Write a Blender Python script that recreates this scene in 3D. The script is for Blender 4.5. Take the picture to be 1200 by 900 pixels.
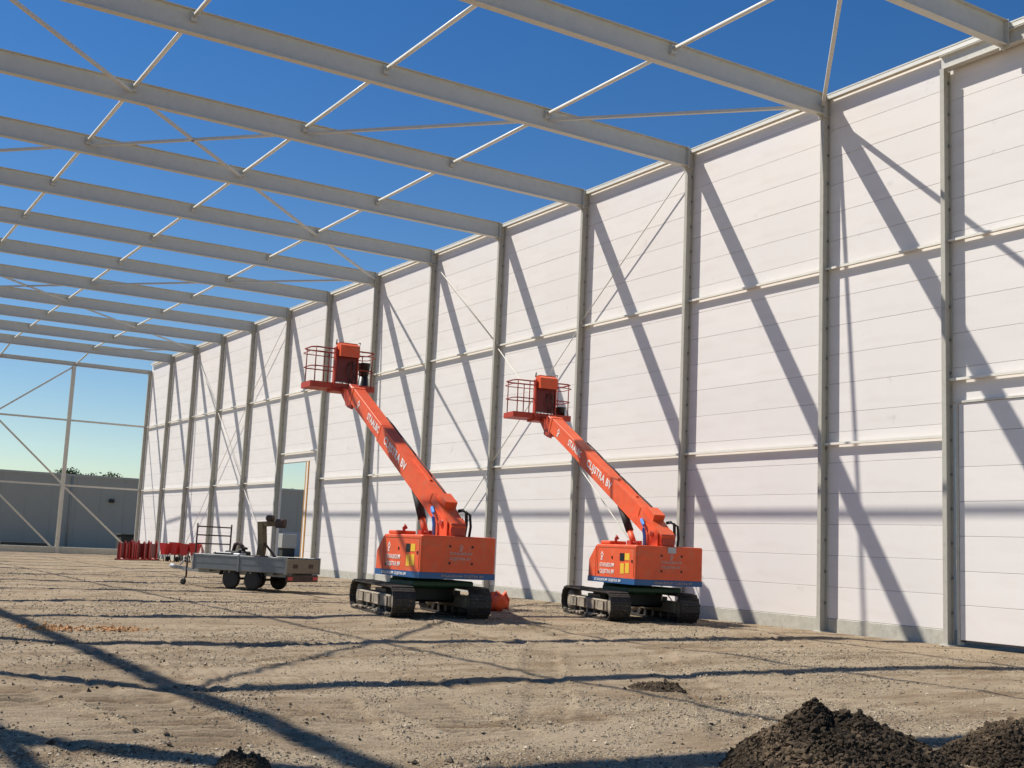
import bpy, math, random
import numpy as np
from mathutils import Vector, Matrix
random.seed(7); RNG = np.random.default_rng(7)
R = math.radians
sc = bpy.context.scene
for o in list(bpy.data.objects): bpy.data.objects.remove(o)

# ------------------------------------------------------------------ camera
YAW, PITCH, ROLL, EYE = 0.5544, 0.1385, 0.0445, 1.568
cy, sy, cp, sp = math.cos(YAW), math.sin(YAW), math.cos(PITCH), math.sin(PITCH)
fwd = Vector((sy*cp, cy*cp, sp)); rgt = Vector((cy, -sy, 0)); upv = rgt.cross(fwd)
r2 = rgt*math.cos(ROLL) + upv*math.sin(ROLL); u2 = -rgt*math.sin(ROLL) + upv*math.cos(ROLL)
cam_d = bpy.data.cameras.new('camera'); cam = bpy.data.objects.new('camera', cam_d)
sc.collection.objects.link(cam)
M = Matrix((r2, u2, -fwd)).transposed().to_4x4(); M.translation = Vector((0, 0, EYE))
cam.matrix_world = M
cam_d.sensor_width = 36; cam_d.lens = 1381.2/1200*36; cam_d.clip_start = .1; cam_d.clip_end = 4000
sc.camera = cam
# ------------------------------------------------------------------ sky, sun, exposure
SUNV = Vector((-.498, .60, 1.0)).normalized()          # towards the sun
w = bpy.data.worlds.new('World'); sc.world = w; w.use_nodes = True
nt = w.node_tree; nt.nodes.clear()
sky = nt.nodes.new('ShaderNodeTexSky'); sky.sky_type = 'NISHITA'; sky.sun_disc = False
sky.sun_elevation = math.asin(SUNV.z); sky.sun_rotation = math.atan2(SUNV.x, SUNV.y)
sky.altitude = 0; sky.air_density = 1.0; sky.dust_density = .0; sky.ozone_density = 1.6
bg = nt.nodes.new('ShaderNodeBackground'); bg.inputs[1].default_value = .083
wo = nt.nodes.new('ShaderNodeOutputWorld')
hs = nt.nodes.new('ShaderNodeHueSaturation'); hs.inputs['Saturation'].default_value = 1.38; hs.inputs['Hue'].default_value = .508
nt.links.new(sky.outputs[0], hs.inputs['Color']); nt.links.new(hs.outputs[0], bg.inputs[0]); nt.links.new(bg.outputs[0], wo.inputs[0])
sun_d = bpy.data.lights.new('sun', 'SUN'); sun_d.energy = 5.0; sun_d.angle = R(.53); sun_d.color = (1, .94, .85)
sun = bpy.data.objects.new('sun', sun_d); sc.collection.objects.link(sun)
sun.rotation_euler = SUNV.to_track_quat('Z', 'Y').to_euler(); sun.location = SUNV*60
vs = sc.view_settings; vs.view_transform = 'Standard'; vs.look = 'None'; vs.exposure = .25; vs.gamma = 1; vs.use_curve_mapping = False

sc.cycles.caustics_reflective = False; sc.cycles.caustics_refractive = False
# ------------------------------------------------------------------ materials
MATS = {}
def mat(name, col, rough=.6, metal=0, var=.08, scale=6, bump=0, bscale=60, dirt=None, dirtamt=.3, obj_var=0, spec=.5, stretch=None):
    m = bpy.data.materials.new(name); m.use_nodes = True; t = m.node_tree; n = t.nodes; l = t.links
    b = n['Principled BSDF']; b.inputs['Roughness'].default_value = rough; b.inputs['Metallic'].default_value = metal
    b.inputs['Specular IOR Level'].default_value = spec
    tc = n.new('ShaderNodeTexCoord'); src = tc.outputs['Object']
    if stretch:
        mp = n.new('ShaderNodeMapping'); mp.inputs['Scale'].default_value = stretch; l.new(src, mp.inputs[0]); src = mp.outputs[0]
    nz = n.new('ShaderNodeTexNoise'); nz.inputs['Scale'].default_value = scale; nz.inputs['Detail'].default_value = 6
    nz.inputs['Roughness'].default_value = .65
    l.new(src, nz.inputs['Vector'])
    mr = n.new('ShaderNodeMapRange'); mr.inputs[1].default_value = .3; mr.inputs[2].default_value = .7
    mr.inputs[3].default_value = 1-var; mr.inputs[4].default_value = 1+var; l.new(nz.outputs[0], mr.inputs[0])
    val = mr.outputs[0]
    if obj_var:
        oi = n.new('ShaderNodeObjectInfo'); m2 = n.new('ShaderNodeMapRange')
        m2.inputs[3].default_value = 1-obj_var; m2.inputs[4].default_value = 1+obj_var
        l.new(oi.outputs['Random'], m2.inputs[0])
        mu = n.new('ShaderNodeMath'); mu.operation = 'MULTIPLY'; l.new(val, mu.inputs[0]); l.new(m2.outputs[0], mu.inputs[1]); val = mu.outputs[0]
    vm = n.new('ShaderNodeVectorMath'); vm.operation = 'SCALE'; vm.inputs[0].default_value = col; l.new(val, vm.inputs['Scale'])
    out = vm.outputs[0]
    if dirt:
        n2 = n.new('ShaderNodeTexNoise'); n2.inputs['Scale'].default_value = scale*2.7; n2.inputs['Detail'].default_value = 8; l.new(src, n2.inputs['Vector'])
        cr = n.new('ShaderNodeMapRange'); cr.inputs[1].default_value = .52; cr.inputs[2].default_value = .75; cr.inputs[3].default_value = 0; cr.inputs[4].default_value = dirtamt
        l.new(n2.outputs[0], cr.inputs[0])
        mx = n.new('ShaderNodeMix'); mx.data_type = 'RGBA'; l.new(cr.outputs[0], mx.inputs[0]); l.new(out, mx.inputs[6]); mx.inputs[7].default_value = (*dirt, 1)
        out = mx.outputs[2]
    l.new(out, b.inputs['Base Color'])
    rr = n.new('ShaderNodeMapRange'); rr.inputs[3].default_value = max(0, rough-.1); rr.inputs[4].default_value = min(1, rough+.1); l.new(nz.outputs[0], rr.inputs[0]); l.new(rr.outputs[0], b.inputs['Roughness'])
    if bump:
        n3 = n.new('ShaderNodeTexNoise'); n3.inputs['Scale'].default_value = bscale; n3.inputs['Detail'].default_value = 5; l.new(src, n3.inputs['Vector'])
        bp = n.new('ShaderNodeBump'); bp.inputs['Strength'].default_value = bump; bp.inputs['Distance'].default_value = .02; l.new(n3.outputs[0], bp.inputs['Height']); l.new(bp.outputs[0], b.inputs['Normal'])
    if name == 'panel_white':
        n5 = n.new('ShaderNodeTexNoise'); n5.inputs['Scale'].default_value = 1.9; n5.inputs['Detail'].default_value = 3
        oi5 = n.new('ShaderNodeObjectInfo'); ad = n.new('ShaderNodeVectorMath'); ad.operation = 'ADD'; l.new(tc.outputs['Object'], ad.inputs[0]); l.new(oi5.outputs['Location'], ad.inputs[1]); l.new(ad.outputs[0], n5.inputs['Vector'])
        c5 = n.new('ShaderNodeMapRange'); c5.inputs[1].default_value = .70; c5.inputs[2].default_value = .78; c5.inputs[3].default_value = 0; c5.inputs[4].default_value = .28; l.new(n5.outputs[0], c5.inputs[0])
        m5 = n.new('ShaderNodeMix'); m5.data_type = 'RGBA'; l.new(c5.outputs[0], m5.inputs[0]); l.new(out, m5.inputs[6]); m5.inputs[7].default_value = (.45, .40, .34, 1); l.new(m5.outputs[2], b.inputs['Base Color'])
    MATS[name] = m; return m
mat('steel_paint', (.60, .58, .51), .5, 0, .05, 3, dirt=(.33, .28, .22), dirtamt=.25)
mat('rafter_paint', (.57, .56, .50), .5, 0, .05, 3, dirt=(.36, .32, .26), dirtamt=.2)
mat('column_paint', (.47, .455, .39), .5, 0, .06, 3, dirt=(.27, .235, .19), dirtamt=.3)
mat('rail_white', (.80, .775, .68), .45, 0, .05, 3)
mat('panel_white', (.80, .765, .73), .6, 0, .025, .8, bump=.03, bscale=3, obj_var=.022, stretch=(1, .35, 1.6), dirt=(.66, .60, .54), dirtamt=.25)
mat('panel_core', (.35, .33, .30), .8)
mat('concrete', (.50, .49, .42), .9, 0, .12, 4, bump=.3, bscale=40, dirt=(.34, .29, .22), dirtamt=.5)
mat('orange', (.77, .105, .028), .5, 0, .13, 2.2, bump=.05, bscale=6, dirt=(.52, .20, .10), dirtamt=.55)
mat('orange_dark', (.46, .045, .018), .5, 0, .12, 5, dirt=(.25, .08, .05), dirtamt=.5)
mat('blue_paint', (.02, .10, .26), .4, 0, .1, 4)
mat('blue_hose', (.06, .26, .72), .45)
mat('white_text', (.82, .80, .76), .5)
mat('grey_text', (.55, .42, .38), .5)
mat('black_rubber', (.018, .018, .018), .7, 0, .2, 20, dirt=(.16, .13, .10), dirtamt=.35)
mat('track_steel', (.035, .031, .028), .6, .2, .2, 8, bump=.4, bscale=30, dirt=(.26, .21, .15), dirtamt=.45)
mat('muddy', (.31, .265, .20), .9, 0, .2, 6, bump=.6, bscale=25, dirt=(.16, .13, .10), dirtamt=.6)
mat('green_paint', (.012, .06, .03), .5, 0, .15, 5)
mat('black_metal', (.014, .014, .015), .4, .3, .1, 8)
mat('rail_red', (.30, .032, .018), .55, 0, .2, 8)
mat('chrome', (.6, .6, .6), .2, 1, .05, 8)
mat('yellow', (.80, .52, .04), .5)
mat('aluminium', (.20, .215, .22), .5, .3, .15, 5, dirt=(.22, .20, .17), dirtamt=.5, stretch=(1, 1, 3))
mat('galv', (.25, .255, .25), .5, .5, .15, 9)
mat('wood_board', (.22, .19, .145), .85, 0, .25, 3, bump=.3, bscale=30, stretch=(1, 6, 6), dirt=(.10, .07, .05), dirtamt=.5)
mat('timber_yellow', (.62, .32, .07), .7, 0, .12, 4, stretch=(8, 8, 1))
mat('rusty_olive', (.13, .095, .045), .7, 0, .3, 9, dirt=(.13, .05, .025), dirtamt=.8)
mat('rust_dark', (.07, .045, .035), .8, 0, .3, 9)
mat('red_plastic', (.52, .03, .03), .42, 0, .08, 6)
mat('dark_red', (.15, .014, .012), .5, 0, .12, 6)
mat('soil', (.062, .044, .028), .97, 0, .30, 7, bump=.9, bscale=70, dirt=(.14, .10, .065), dirtamt=.7, spec=.2)
mat('grey_clad', (.37, .365, .315), .6, 0, .04, .5)
mat('grey_trim', (.42, .42, .38), .5)
mat('light_grey', (.45, .46, .47), .5)
mat('dark_stuff', (.03, .035, .032), .8, 0, .2, 2)
mat('bark', (.10, .075, .05), .9, 0, .3, 10)
mat('leaf', (.045, .085, .022), .6, 0, .35, 3, obj_var=.1)
mat('bucket_black', (.012, .012, .013), .35)
mat('door_dark', (.05, .05, .05), .6)

# ------------------------------------------------------------------ helpers
COL = sc.collection
def link(o, parent=None):
    COL.objects.link(o)
    if parent is not None: o.parent = parent
    return o
def tag(o, label=None, cat=None, group=None, kind=None):
    if label: o['label'] = label
    if cat: o['category'] = cat
    if group: o['group'] = group
    if kind: o['kind'] = kind
    return o
def empty(name, loc=(0, 0, 0), rz=0):
    o = bpy.data.objects.new(name, None); o.location = loc; o.rotation_euler = (0, 0, rz); o.empty_display_size = .3
    return link(o)
class MB:
    def __init__(s): s.v = []; s.f = []; s.sm = []; s.mk = []
    def add(s, vs, fs, smooth=False):
        k = len(s.v); s.v += [tuple(v) for v in vs]; s.f += [tuple(i+k for i in f) for f in fs]; s.sm += [smooth]*len(fs); return s
    def box(s, a, b, mtx=None, bev=0):
        s.mk.append((len(s.v), len(s.f)))
        (x0, y0, z0), (x1, y1, z1) = a, b
        if bev:
            c = bev; vs = []
            # chamfered box: 24 verts
            import itertools
            idx = {}
            for sx, sy_, sz in itertools.product((0, 1), repeat=3):
                X = (x0, x1)[sx]; Y = (y0, y1)[sy_]; Z = (z0, z1)[sz]
                dx = c*(1 if sx == 0 else -1); dy = c*(1 if sy_ == 0 else -1); dz = c*(1 if sz == 0 else -1)
                idx[(sx, sy_, sz, 'x')] = len(vs); vs.append((X, Y+dy, Z+dz))
                idx[(sx, sy_, sz, 'y')] = len(vs); vs.append((X+dx, Y, Z+dz))
                idx[(sx, sy_, sz, 'z')] = len(vs); vs.append((X+dx, Y+dy, Z))
            fs = []
            q = ((0, 0), (0, 1), (1, 1), (1, 0))
            for k in (0, 1):
                for ax in 'xyz':
                    ring = []
                    for a_, b_ in q:
                        key = (k, a_, b_) if ax == 'x' else (b_, k, a_) if ax == 'y' else (a_, b_, k)
                        ring.append(idx[(*key, ax)])
                    fs.append(tuple(ring if k else ring[::-1]))
            for a_, b_ in q:       # edges
                fs.append((idx[(a_, b_, 0, 'x')], idx[(a_, b_, 1, 'x')], idx[(a_, b_, 1, 'y')], idx[(a_, b_, 0, 'y')]))
                fs.append((idx[(a_, 0, b_, 'x')], idx[(a_, 1, b_, 'x')], idx[(a_, 1, b_, 'z')], idx[(a_, 0, b_, 'z')]))
                fs.append((idx[(0, a_, b_, 'y')], idx[(1, a_, b_, 'y')], idx[(1, a_, b_, 'z')], idx[(0, a_, b_, 'z')]))
            for k in itertools.product((0, 1), repeat=3): fs.append((idx[(*k, 'x')], idx[(*k, 'y')], idx[(*k, 'z')]))
        else:
            vs = [(x0, y0, z0), (x1, y0, z0), (x1, y1, z0), (x0, y1, z0), (x0, y0, z1), (x1, y0, z1), (x1, y1, z1), (x0, y1, z1)]
            fs = [(3, 2, 1, 0), (4, 5, 6, 7), (0, 1, 5, 4), (1, 2, 6, 5), (2, 3, 7, 6), (3, 0, 4, 7)]
        if mtx is not None: vs = [mtx @ Vector(v) for v in vs]
        return s.add(vs, fs)
    def frame(s, p0, p1, up):
        p0, p1 = Vector(p0), Vector(p1); d = (p1-p0).normalized(); u = Vector(up); u = (u-d*u.dot(d)).normalized(); return p0, p1, d, u, d.cross(u)
    def bar(s, p0, p1, wd, ht, up=(0, 0, 1)):
        p0, p1, d, u, r = s.frame(p0, p1, up)
        prof = [(-wd/2, -ht/2), (wd/2, -ht/2), (wd/2, ht/2), (-wd/2, ht/2)]
        return s.extr(p0, p1, u, r, prof)
    def extr(s, p0, p1, u, r, prof, smooth=False):
        s.mk.append((len(s.v), len(s.f)))
        n = len(prof); vs = [p0+r*a+u*b for a, b in prof]+[p1+r*a+u*b for a, b in prof]
        fs = [(i, (i+1) % n, n+(i+1) % n, n+i) for i in range(n)]
        s.add(vs, fs, smooth); s.add(vs[:n], [tuple(range(n))[::-1]]); s.add(vs[n:], [tuple(range(n))]); return s
    def ibeam(s, p0, p1, up, h, w, tf=.016, tw=.01):
        p0, p1, d, u, r = s.frame(p0, p1, up); a, b, t, q = w/2, h/2, tw/2, h/2-tf
        prof = [(-a, -b), (a, -b), (a, -q), (t, -q), (t, q), (a, q), (a, b), (-a, b), (-a, q), (-t, q), (-t, -q), (-a, -q)]
        n = 12; vs = [p0+r*x+u*y for x, y in prof]+[p1+r*x+u*y for x, y in prof]
        s.add(vs, [(i, (i+1) % n, n+(i+1) % n, n+i) for i in range(n)])
        for k, rev in ((0, True), (n, False)):
            for fc in ((0, 1, 2, 11), (3, 4, 9, 10), (5, 6, 7, 8)):
                f = tuple(i+k for i in fc); s.add(vs, [f[::-1] if rev else f])
        return s
    def cyl(s, p0, p1, r0, r1=None, n=10, caps=True):
        s.mk.append((len(s.v), len(s.f)))
        r1 = r0 if r1 is None else r1
        p0, p1 = Vector(p0), Vector(p1); d = (p1-p0).normalized(); up = (0, 0, 1) if abs(d.z) < .9 else (0, 1, 0)
        _, _, d, u, r = s.frame(p0, p1, up)
        c = [(math.cos(2*math.pi*i/n), math.sin(2*math.pi*i/n)) for i in range(n)]
        vs = [p0+(r*a+u*b)*r0 for a, b in c]+[p1+(r*a+u*b)*r1 for a, b in c]
        s.add(vs, [(i, (i+1) % n, n+(i+1) % n, n+i) for i in range(n)], True)
        if caps: s.add(vs[:n], [tuple(range(n))[::-1]]); s.add(vs[n:], [tuple(range(n))])
        return s
    def tube(s, pts, r, n=8):
        s.mk.append((len(s.v), len(s.f)))
        pts = [Vector(p) for p in pts]; rings = []
        for i, p in enumerate(pts):
            d = (pts[min(i+1, len(pts)-1)]-pts[max(i-1, 0)]).normalized(); up = Vector((0, 0, 1)) if abs(d.z) < .9 else Vector((0, 1, 0))
            u = (up-d*up.dot(d)).normalized(); q = d.cross(u); rings.append([p+(q*math.cos(2*math.pi*k/n)+u*math.sin(2*math.pi*k/n))*r for k in range(n)])
        vs = [v for g in rings for v in g]; fs = []
        for i in range(len(pts)-1):
            for k in range(n): fs.append((i*n+k, i*n+(k+1) % n, (i+1)*n+(k+1) % n, (i+1)*n+k))
        s.add(vs, fs, True); s.add(rings[0], [tuple(range(n))[::-1]]); s.add(rings[-1], [tuple(range(n))]); return s
    def lathe(s, o, axis, prof, n=20):
        o = Vector(o); d = Vector(axis).normalized(); up = Vector((0, 0, 1)) if abs(d.z) < .9 else Vector((0, 1, 0))
        u = (up-d*up.dot(d)).normalized(); q = d.cross(u); vs = []
        for (h, r) in prof:
            for k in range(n): a = 2*math.pi*k/n; vs.append(o+d*h+(q*math.cos(a)+u*math.sin(a))*r)
        m = len(prof); fs = [(i*n+k, i*n+(k+1) % n, (i+1)*n+(k+1) % n, (i+1)*n+k) for i in range(m-1) for k in range(n)]
        s.add(vs, fs, True); s.add(vs[:n], [tuple(range(n))[::-1]]); s.add(vs[-n:], [tuple(range(n))]); return s
    def prism(s, poly, axis_pts):    # poly: list of Vector, extruded by vector axis_pts
        s.mk.append((len(s.v), len(s.f))); n = len(poly); e = Vector(axis_pts); vs = [Vector(p) for p in poly]+[Vector(p)+e for p in poly]
        s.add(vs, [(i, (i+1) % n, n+(i+1) % n, n+i) for i in range(n)]); s.add(vs[:n], [tuple(range(n))[::-1]]); s.add(vs[n:], [tuple(range(n))]); return s
    def xf(s, m): s.v = [tuple(m @ Vector(v)) for v in s.v]; return s
    def each(s, name, m, parent):
        mk = s.mk+[(len(s.v), len(s.f))]
        for (v0, f0), (v1, f1) in zip(mk[:-1], mk[1:]):
            q = MB(); q.v = s.v[v0:v1]; q.f = [tuple(i-v0 for i in f) for f in s.f[f0:f1]]; q.sm = s.sm[f0:f1]; o = q.build(name, m, parent)
        return o
    def mesh(s, name):
        me = bpy.data.meshes.new(name); me.from_pydata(s.v, [], s.f); me.polygons.foreach_set('use_smooth', s.sm)
        import bmesh
        bm = bmesh.new(); bm.from_mesh(me); bmesh.ops.remove_doubles(bm, verts=bm.verts[:], dist=1e-5); bmesh.ops.recalc_face_normals(bm, faces=bm.faces[:]); bm.to_mesh(me); bm.free()
        me.update(); return me
    def build(s, name, m, parent=None):
        me = s.mesh(name); me.materials.append(MATS[m]); return link(bpy.data.objects.new(name, me), parent)
def inst(src, parent, loc=(0, 0, 0)):
    o = src.copy(); o.location = loc; return link(o, parent)
def lettering(txt, size, mtx, m, parent, name='lettering', align='LEFT', bold=0.0, ext=.004, sx=1.0):
    c = bpy.data.curves.new('txt', 'FONT'); c.body = txt; c.size = size; c.extrude = ext; c.align_x = align; c.offset = bold; c.resolution_u = 3
    c.space_character = 1.1
    t = bpy.data.objects.new('txt', c); COL.objects.link(t); bpy.context.view_layer.update()
    me = bpy.data.meshes.new_from_object(t.evaluated_get(bpy.context.evaluated_depsgraph_get()))
    bpy.data.objects.remove(t); bpy.data.curves.remove(c)
    me.transform(mtx @ Matrix.Diagonal((sx, 1, 1, 1))); me.materials.clear(); me.materials.append(MATS[m])
    return link(bpy.data.objects.new(name, me), parent)
def basis(o, x, y):
    x = Vector(x).normalized(); y = Vector(y); y = (y-x*y.dot(x)).normalized(); z = x.cross(y)
    m = Matrix((x, y, z)).transposed().to_4x4(); m.translation = Vector(o); return m
# numpy value noise
_P = RNG.random((256, 256))
def vnoise(x, y):
    xi = np.floor(x).astype(int); yi = np.floor(y).astype(int); fx = x-xi; fy = y-yi
    fx = fx*fx*(3-2*fx); fy = fy*fy*(3-2*fy); g = lambda a, b: _P[a & 255, b & 255]
    return (g(xi, yi)*(1-fx)+g(xi+1, yi)*fx)*(1-fy)+(g(xi, yi+1)*(1-fx)+g(xi+1, yi+1)*fx)*fy
def fbm(x, y, oct=4, gain=.5):
    t = 0; a = 1; s = 0
    for i in range(oct): t = t+a*vnoise(x*2**i+17.3*i, y*2**i+5.1*i); s += a; a *= gain
    return t/s-.5

# ------------------------------------------------------------------ ground
TRAILS = [(5.35, 9.4, 12, .75, 2.6), (4.25, 9.7, 20, .85, 3.4), (3.0, 10.2, 2, .8, 3.4), (2.05, 10.5, -6, .8, 3.4), (6.6, 9.6, 16, .6, 2.0), (8.4, 12.5, 35, .5, 10), (9.9, 11.6, 35, .5, 10),
          (10.9, 19.2, 9.8, .5, 6), (12.5, 18.9, 9.8, .5, 6), (15.4, 18.6, 16.7, .5, 4.5), (17.0, 18.1, 16.7, .5, 4.5), (6.0, 16.5, 70, .5, 7), (6.6, 14.9, 70, .5, 7)]
def base_z(x, y):
    x = np.asarray(x, float); y = np.asarray(y, float); st = lambda t: np.clip(t, 0, 1)**2*(3-2*np.clip(t, 0, 1))
    return .05*st((20.0-x)/1.6)*st((62-y)/16)*st((x+30)/20)+.058*np.exp(-(np.clip(np.abs(x-14.5)-4, 0, 9)/1.0)**2-(np.clip(np.abs(y-22.6)-2.2, 0, 90)/2.6)**2)*st((20.0-x)/1.2)
def ground_z(x, y):
    x = np.asarray(x, float); y = np.asarray(y, float)
    near = np.clip(1.3-np.hypot(x, y)/90, .15, 1)*np.clip((20.2-x)/1.5, 0, 1)*np.clip((x+40)/10, 0, 1)
    z = .10*fbm(x*.22, y*.22, 3)+.05*fbm(x*1.1+9, y*1.1, 3)+.030*fbm(x*4.3, y*4.3+3, 4, .6)+.013*fbm(x*10.7+5, y*10.7, 3, .7)+.10*np.clip(fbm(x*5.1+21, y*5.1+8, 3)-.2, 0, 1)*(fbm(x*.4+1, y*.4+9, 2) > .02)
    rid = np.abs(fbm(x*2.1+40, y*.7+11, 3)); z = z-.028*np.clip(.05-rid, 0, 1)/.05*(fbm(x*.3+3, y*.3)>0)
    z = z*near*(1-.75*np.exp(-(np.clip(np.abs(x-14.5)-4, 0, 9)/.8)**2-(np.clip(np.abs(y-22.6)-2, 0, 90)/.8)**2))+base_z(x, y)
    for (px, py, hd, wd, ln) in TRAILS:
        a = R(hd); dx = x-px; dy = y-py; u = dx*math.sin(a)+dy*math.cos(a); v = dx*math.cos(a)-dy*math.sin(a)+.10*np.sin(u*.6)
        m = np.clip((wd/2-np.abs(v))/.06, 0, 1)*np.clip((ln/2-np.abs(u))/.5, 0, 1)
        br = np.clip(fbm(x*.9+px, y*.9, 3)*5+.55, 0, 1)
        z = z+m*(-.026+(.35+.65*br)*.040*np.sin(u*2*math.pi/.20+1.2*np.sin(v*4)))
        z = z+br*.022*np.exp(-((np.abs(v)-wd/2-.06)/.06)**2)*np.clip((ln/2-np.abs(u))/.5, 0, 1)
    return z
def axis_pts(segs):
    out = []
    for a, b, s in segs: out += list(np.arange(a, b, s))
    return np.array(out+[segs[-1][1]])
gx = axis_pts([(-900, -100, 100), (-100, -20, 8), (-20, 0, 1.0), (0, 1, .2), (1, 12, .045), (12, 20.6, .07), (20.6, 24, .5), (24, 60, 4), (60, 900, 84)])
gy = axis_pts([(-400, -40, 60), (-40, 4, 2.2), (4, 6, .1), (6, 13, .035), (13, 20, .06), (20, 30, .10), (30, 50, .2), (50, 82, .5), (82, 140, 4), (140, 1200, 106)])
GX, GY = np.meshgrid(gx, gy); GZ = ground_z(GX, GY)
GZ = np.where(GX > 20.6, -.02, GZ)
nx, ny = len(gx), len(gy)
co = np.stack([GX, GY, GZ], -1).reshape(-1, 3).astype('f')
ii = np.arange(nx*ny).reshape(ny, nx)
quads = np.stack([ii[:-1, :-1], ii[:-1, 1:], ii[1:, 1:], ii[1:, :-1]], -1).reshape(-1, 4)
def np_mesh(name, co, faces, smooth=True):
    k = faces.shape[1]; me = bpy.data.meshes.new(name); me.vertices.add(len(co)); me.vertices.foreach_set('co', co.ravel())
    me.loops.add(faces.size); me.loops.foreach_set('vertex_index', faces.astype('i').ravel())
    me.polygons.add(len(faces)); me.polygons.foreach_set('loop_start', np.arange(0, faces.size, k, dtype='i'))
    me.polygons.foreach_set('use_smooth', np.full(len(faces), smooth)); me.update(); me.validate(); return me
def ground_material():
    m = bpy.data.materials.new('ground_sand'); m.use_nodes = True; t = m.node_tree; n = t.nodes; l = t.links; b = n['Principled BSDF']
    b.inputs['Roughness'].default_value = .95; b.inputs['Specular IOR Level'].default_value = .15
    tc = n.new('ShaderNodeTexCoord')
    def noise(s, d=6, r=.6, sc_=None):
        v = tc.outputs['Object']
        if sc_:
            mp = n.new('ShaderNodeMapping'); mp.inputs['Scale'].default_value = sc_; l.new(v, mp.inputs[0]); v = mp.outputs[0]
        z = n.new('ShaderNodeTexNoise'); z.inputs['Scale'].default_value = s; z.inputs['Detail'].default_value = d; z.inputs['Roughness'].default_value = r; l.new(v, z.inputs['Vector']); return z.outputs[0]
    def ramp(src, stops):
        c = n.new('ShaderNodeValToRGB'); e = c.color_ramp.elements
        e[0].position, e[0].color = stops[0][0], (*stops[0][1], 1); e[1].position, e[1].color = stops[-1][0], (*stops[-1][1], 1)
        for p_, q in stops[1:-1]: x = e.new(p_); x.color = (*q, 1)
        l.new(src, c.inputs[0]); return c.outputs[0]
    def mix(a, b_, f, mode='MIX'):
        x = n.new('ShaderNodeMix'); x.data_type = 'RGBA'; x.blend_type = mode
        if isinstance(f, float): x.inputs[0].default_value = f
        else: l.new(f, x.inputs[0])
        l.new(a, x.inputs[6]); l.new(b_, x.inputs[7]); return x.outputs[2]
    sand = ramp(noise(.55, 8, .62), [(.3, (.23, .176, .114)), (.5, (.33, .257, .172)), (.7, (.395, .315, .22))])
    grav = ramp(noise(55, 3, .8), [(.36, (.085, .066, .043)), (.5, (.33, .262, .172)), (.64, (.60, .50, .37))])
    ga = n.new('ShaderNodeAttribute'); ga.attribute_name = 'gravel'; f = ramp(ga.outputs['Fac'], [(.05, (.10, .10, .10)), (.9, (.66, .66, .66))])
    c = mix(sand, grav, f)
    sp = ramp(noise(75, 5, .95), [(.34, (.42, .40, .37)), (.47, (.95, .95, .95)), (.55, (1.0, 1.0, 1.0)), (.68, (1.5, 1.48, 1.44))])
    c = mix(c, sp, 1.0, 'MULTIPLY')
    st = ramp(noise(.9, 5, .7, (.45, 1.6, 1)), [(.38, (.58, .52, .46)), (.54, (1, 1, 1))])
    c = mix(c, st, .85, 'MULTIPLY')
    l.new(c, b.inputs['Base Color'])
    bp = n.new('ShaderNodeBump'); bp.inputs['Strength'].default_value = .8; bp.inputs['Distance'].default_value = .02; l.new(noise(38, 6, .75), bp.inputs['Height'])
    l.new(bp.outputs[0], b.inputs['Normal']); MATS['ground'] = m
ground_material()
me = np_mesh('ground', co, quads)
def trail_mask(x, y):
    t = np.zeros_like(np.asarray(x, float))
    for (px, py, hd, wd, ln) in TRAILS[:5]:
        a = R(hd); dx = x-px; dy = y-py; u = dx*math.sin(a)+dy*math.cos(a); v = dx*math.cos(a)-dy*math.sin(a)
        t = np.maximum(t, np.clip((wd*.7-np.abs(v))/.25, 0, 1)*np.clip((ln*.6-np.abs(u))/.5, 0, 1))
    return t
def gravel_mask(x, y): return np.clip(fbm(x*.33, y*.33+7, 5, .62)*4.5+.50+.9*fbm(x*1.9, y*1.9, 3), .16, 1)*(1-.85*trail_mask(x, y))
ga_ = me.attributes.new('gravel', 'FLOAT', 'POINT'); ga_.data.foreach_set('value', gravel_mask(co[:, 0], co[:, 1]).astype('f')); me.materials.append(MATS['ground'])
tag(link(bpy.data.objects.new('ground', me)), kind='structure')

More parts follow.
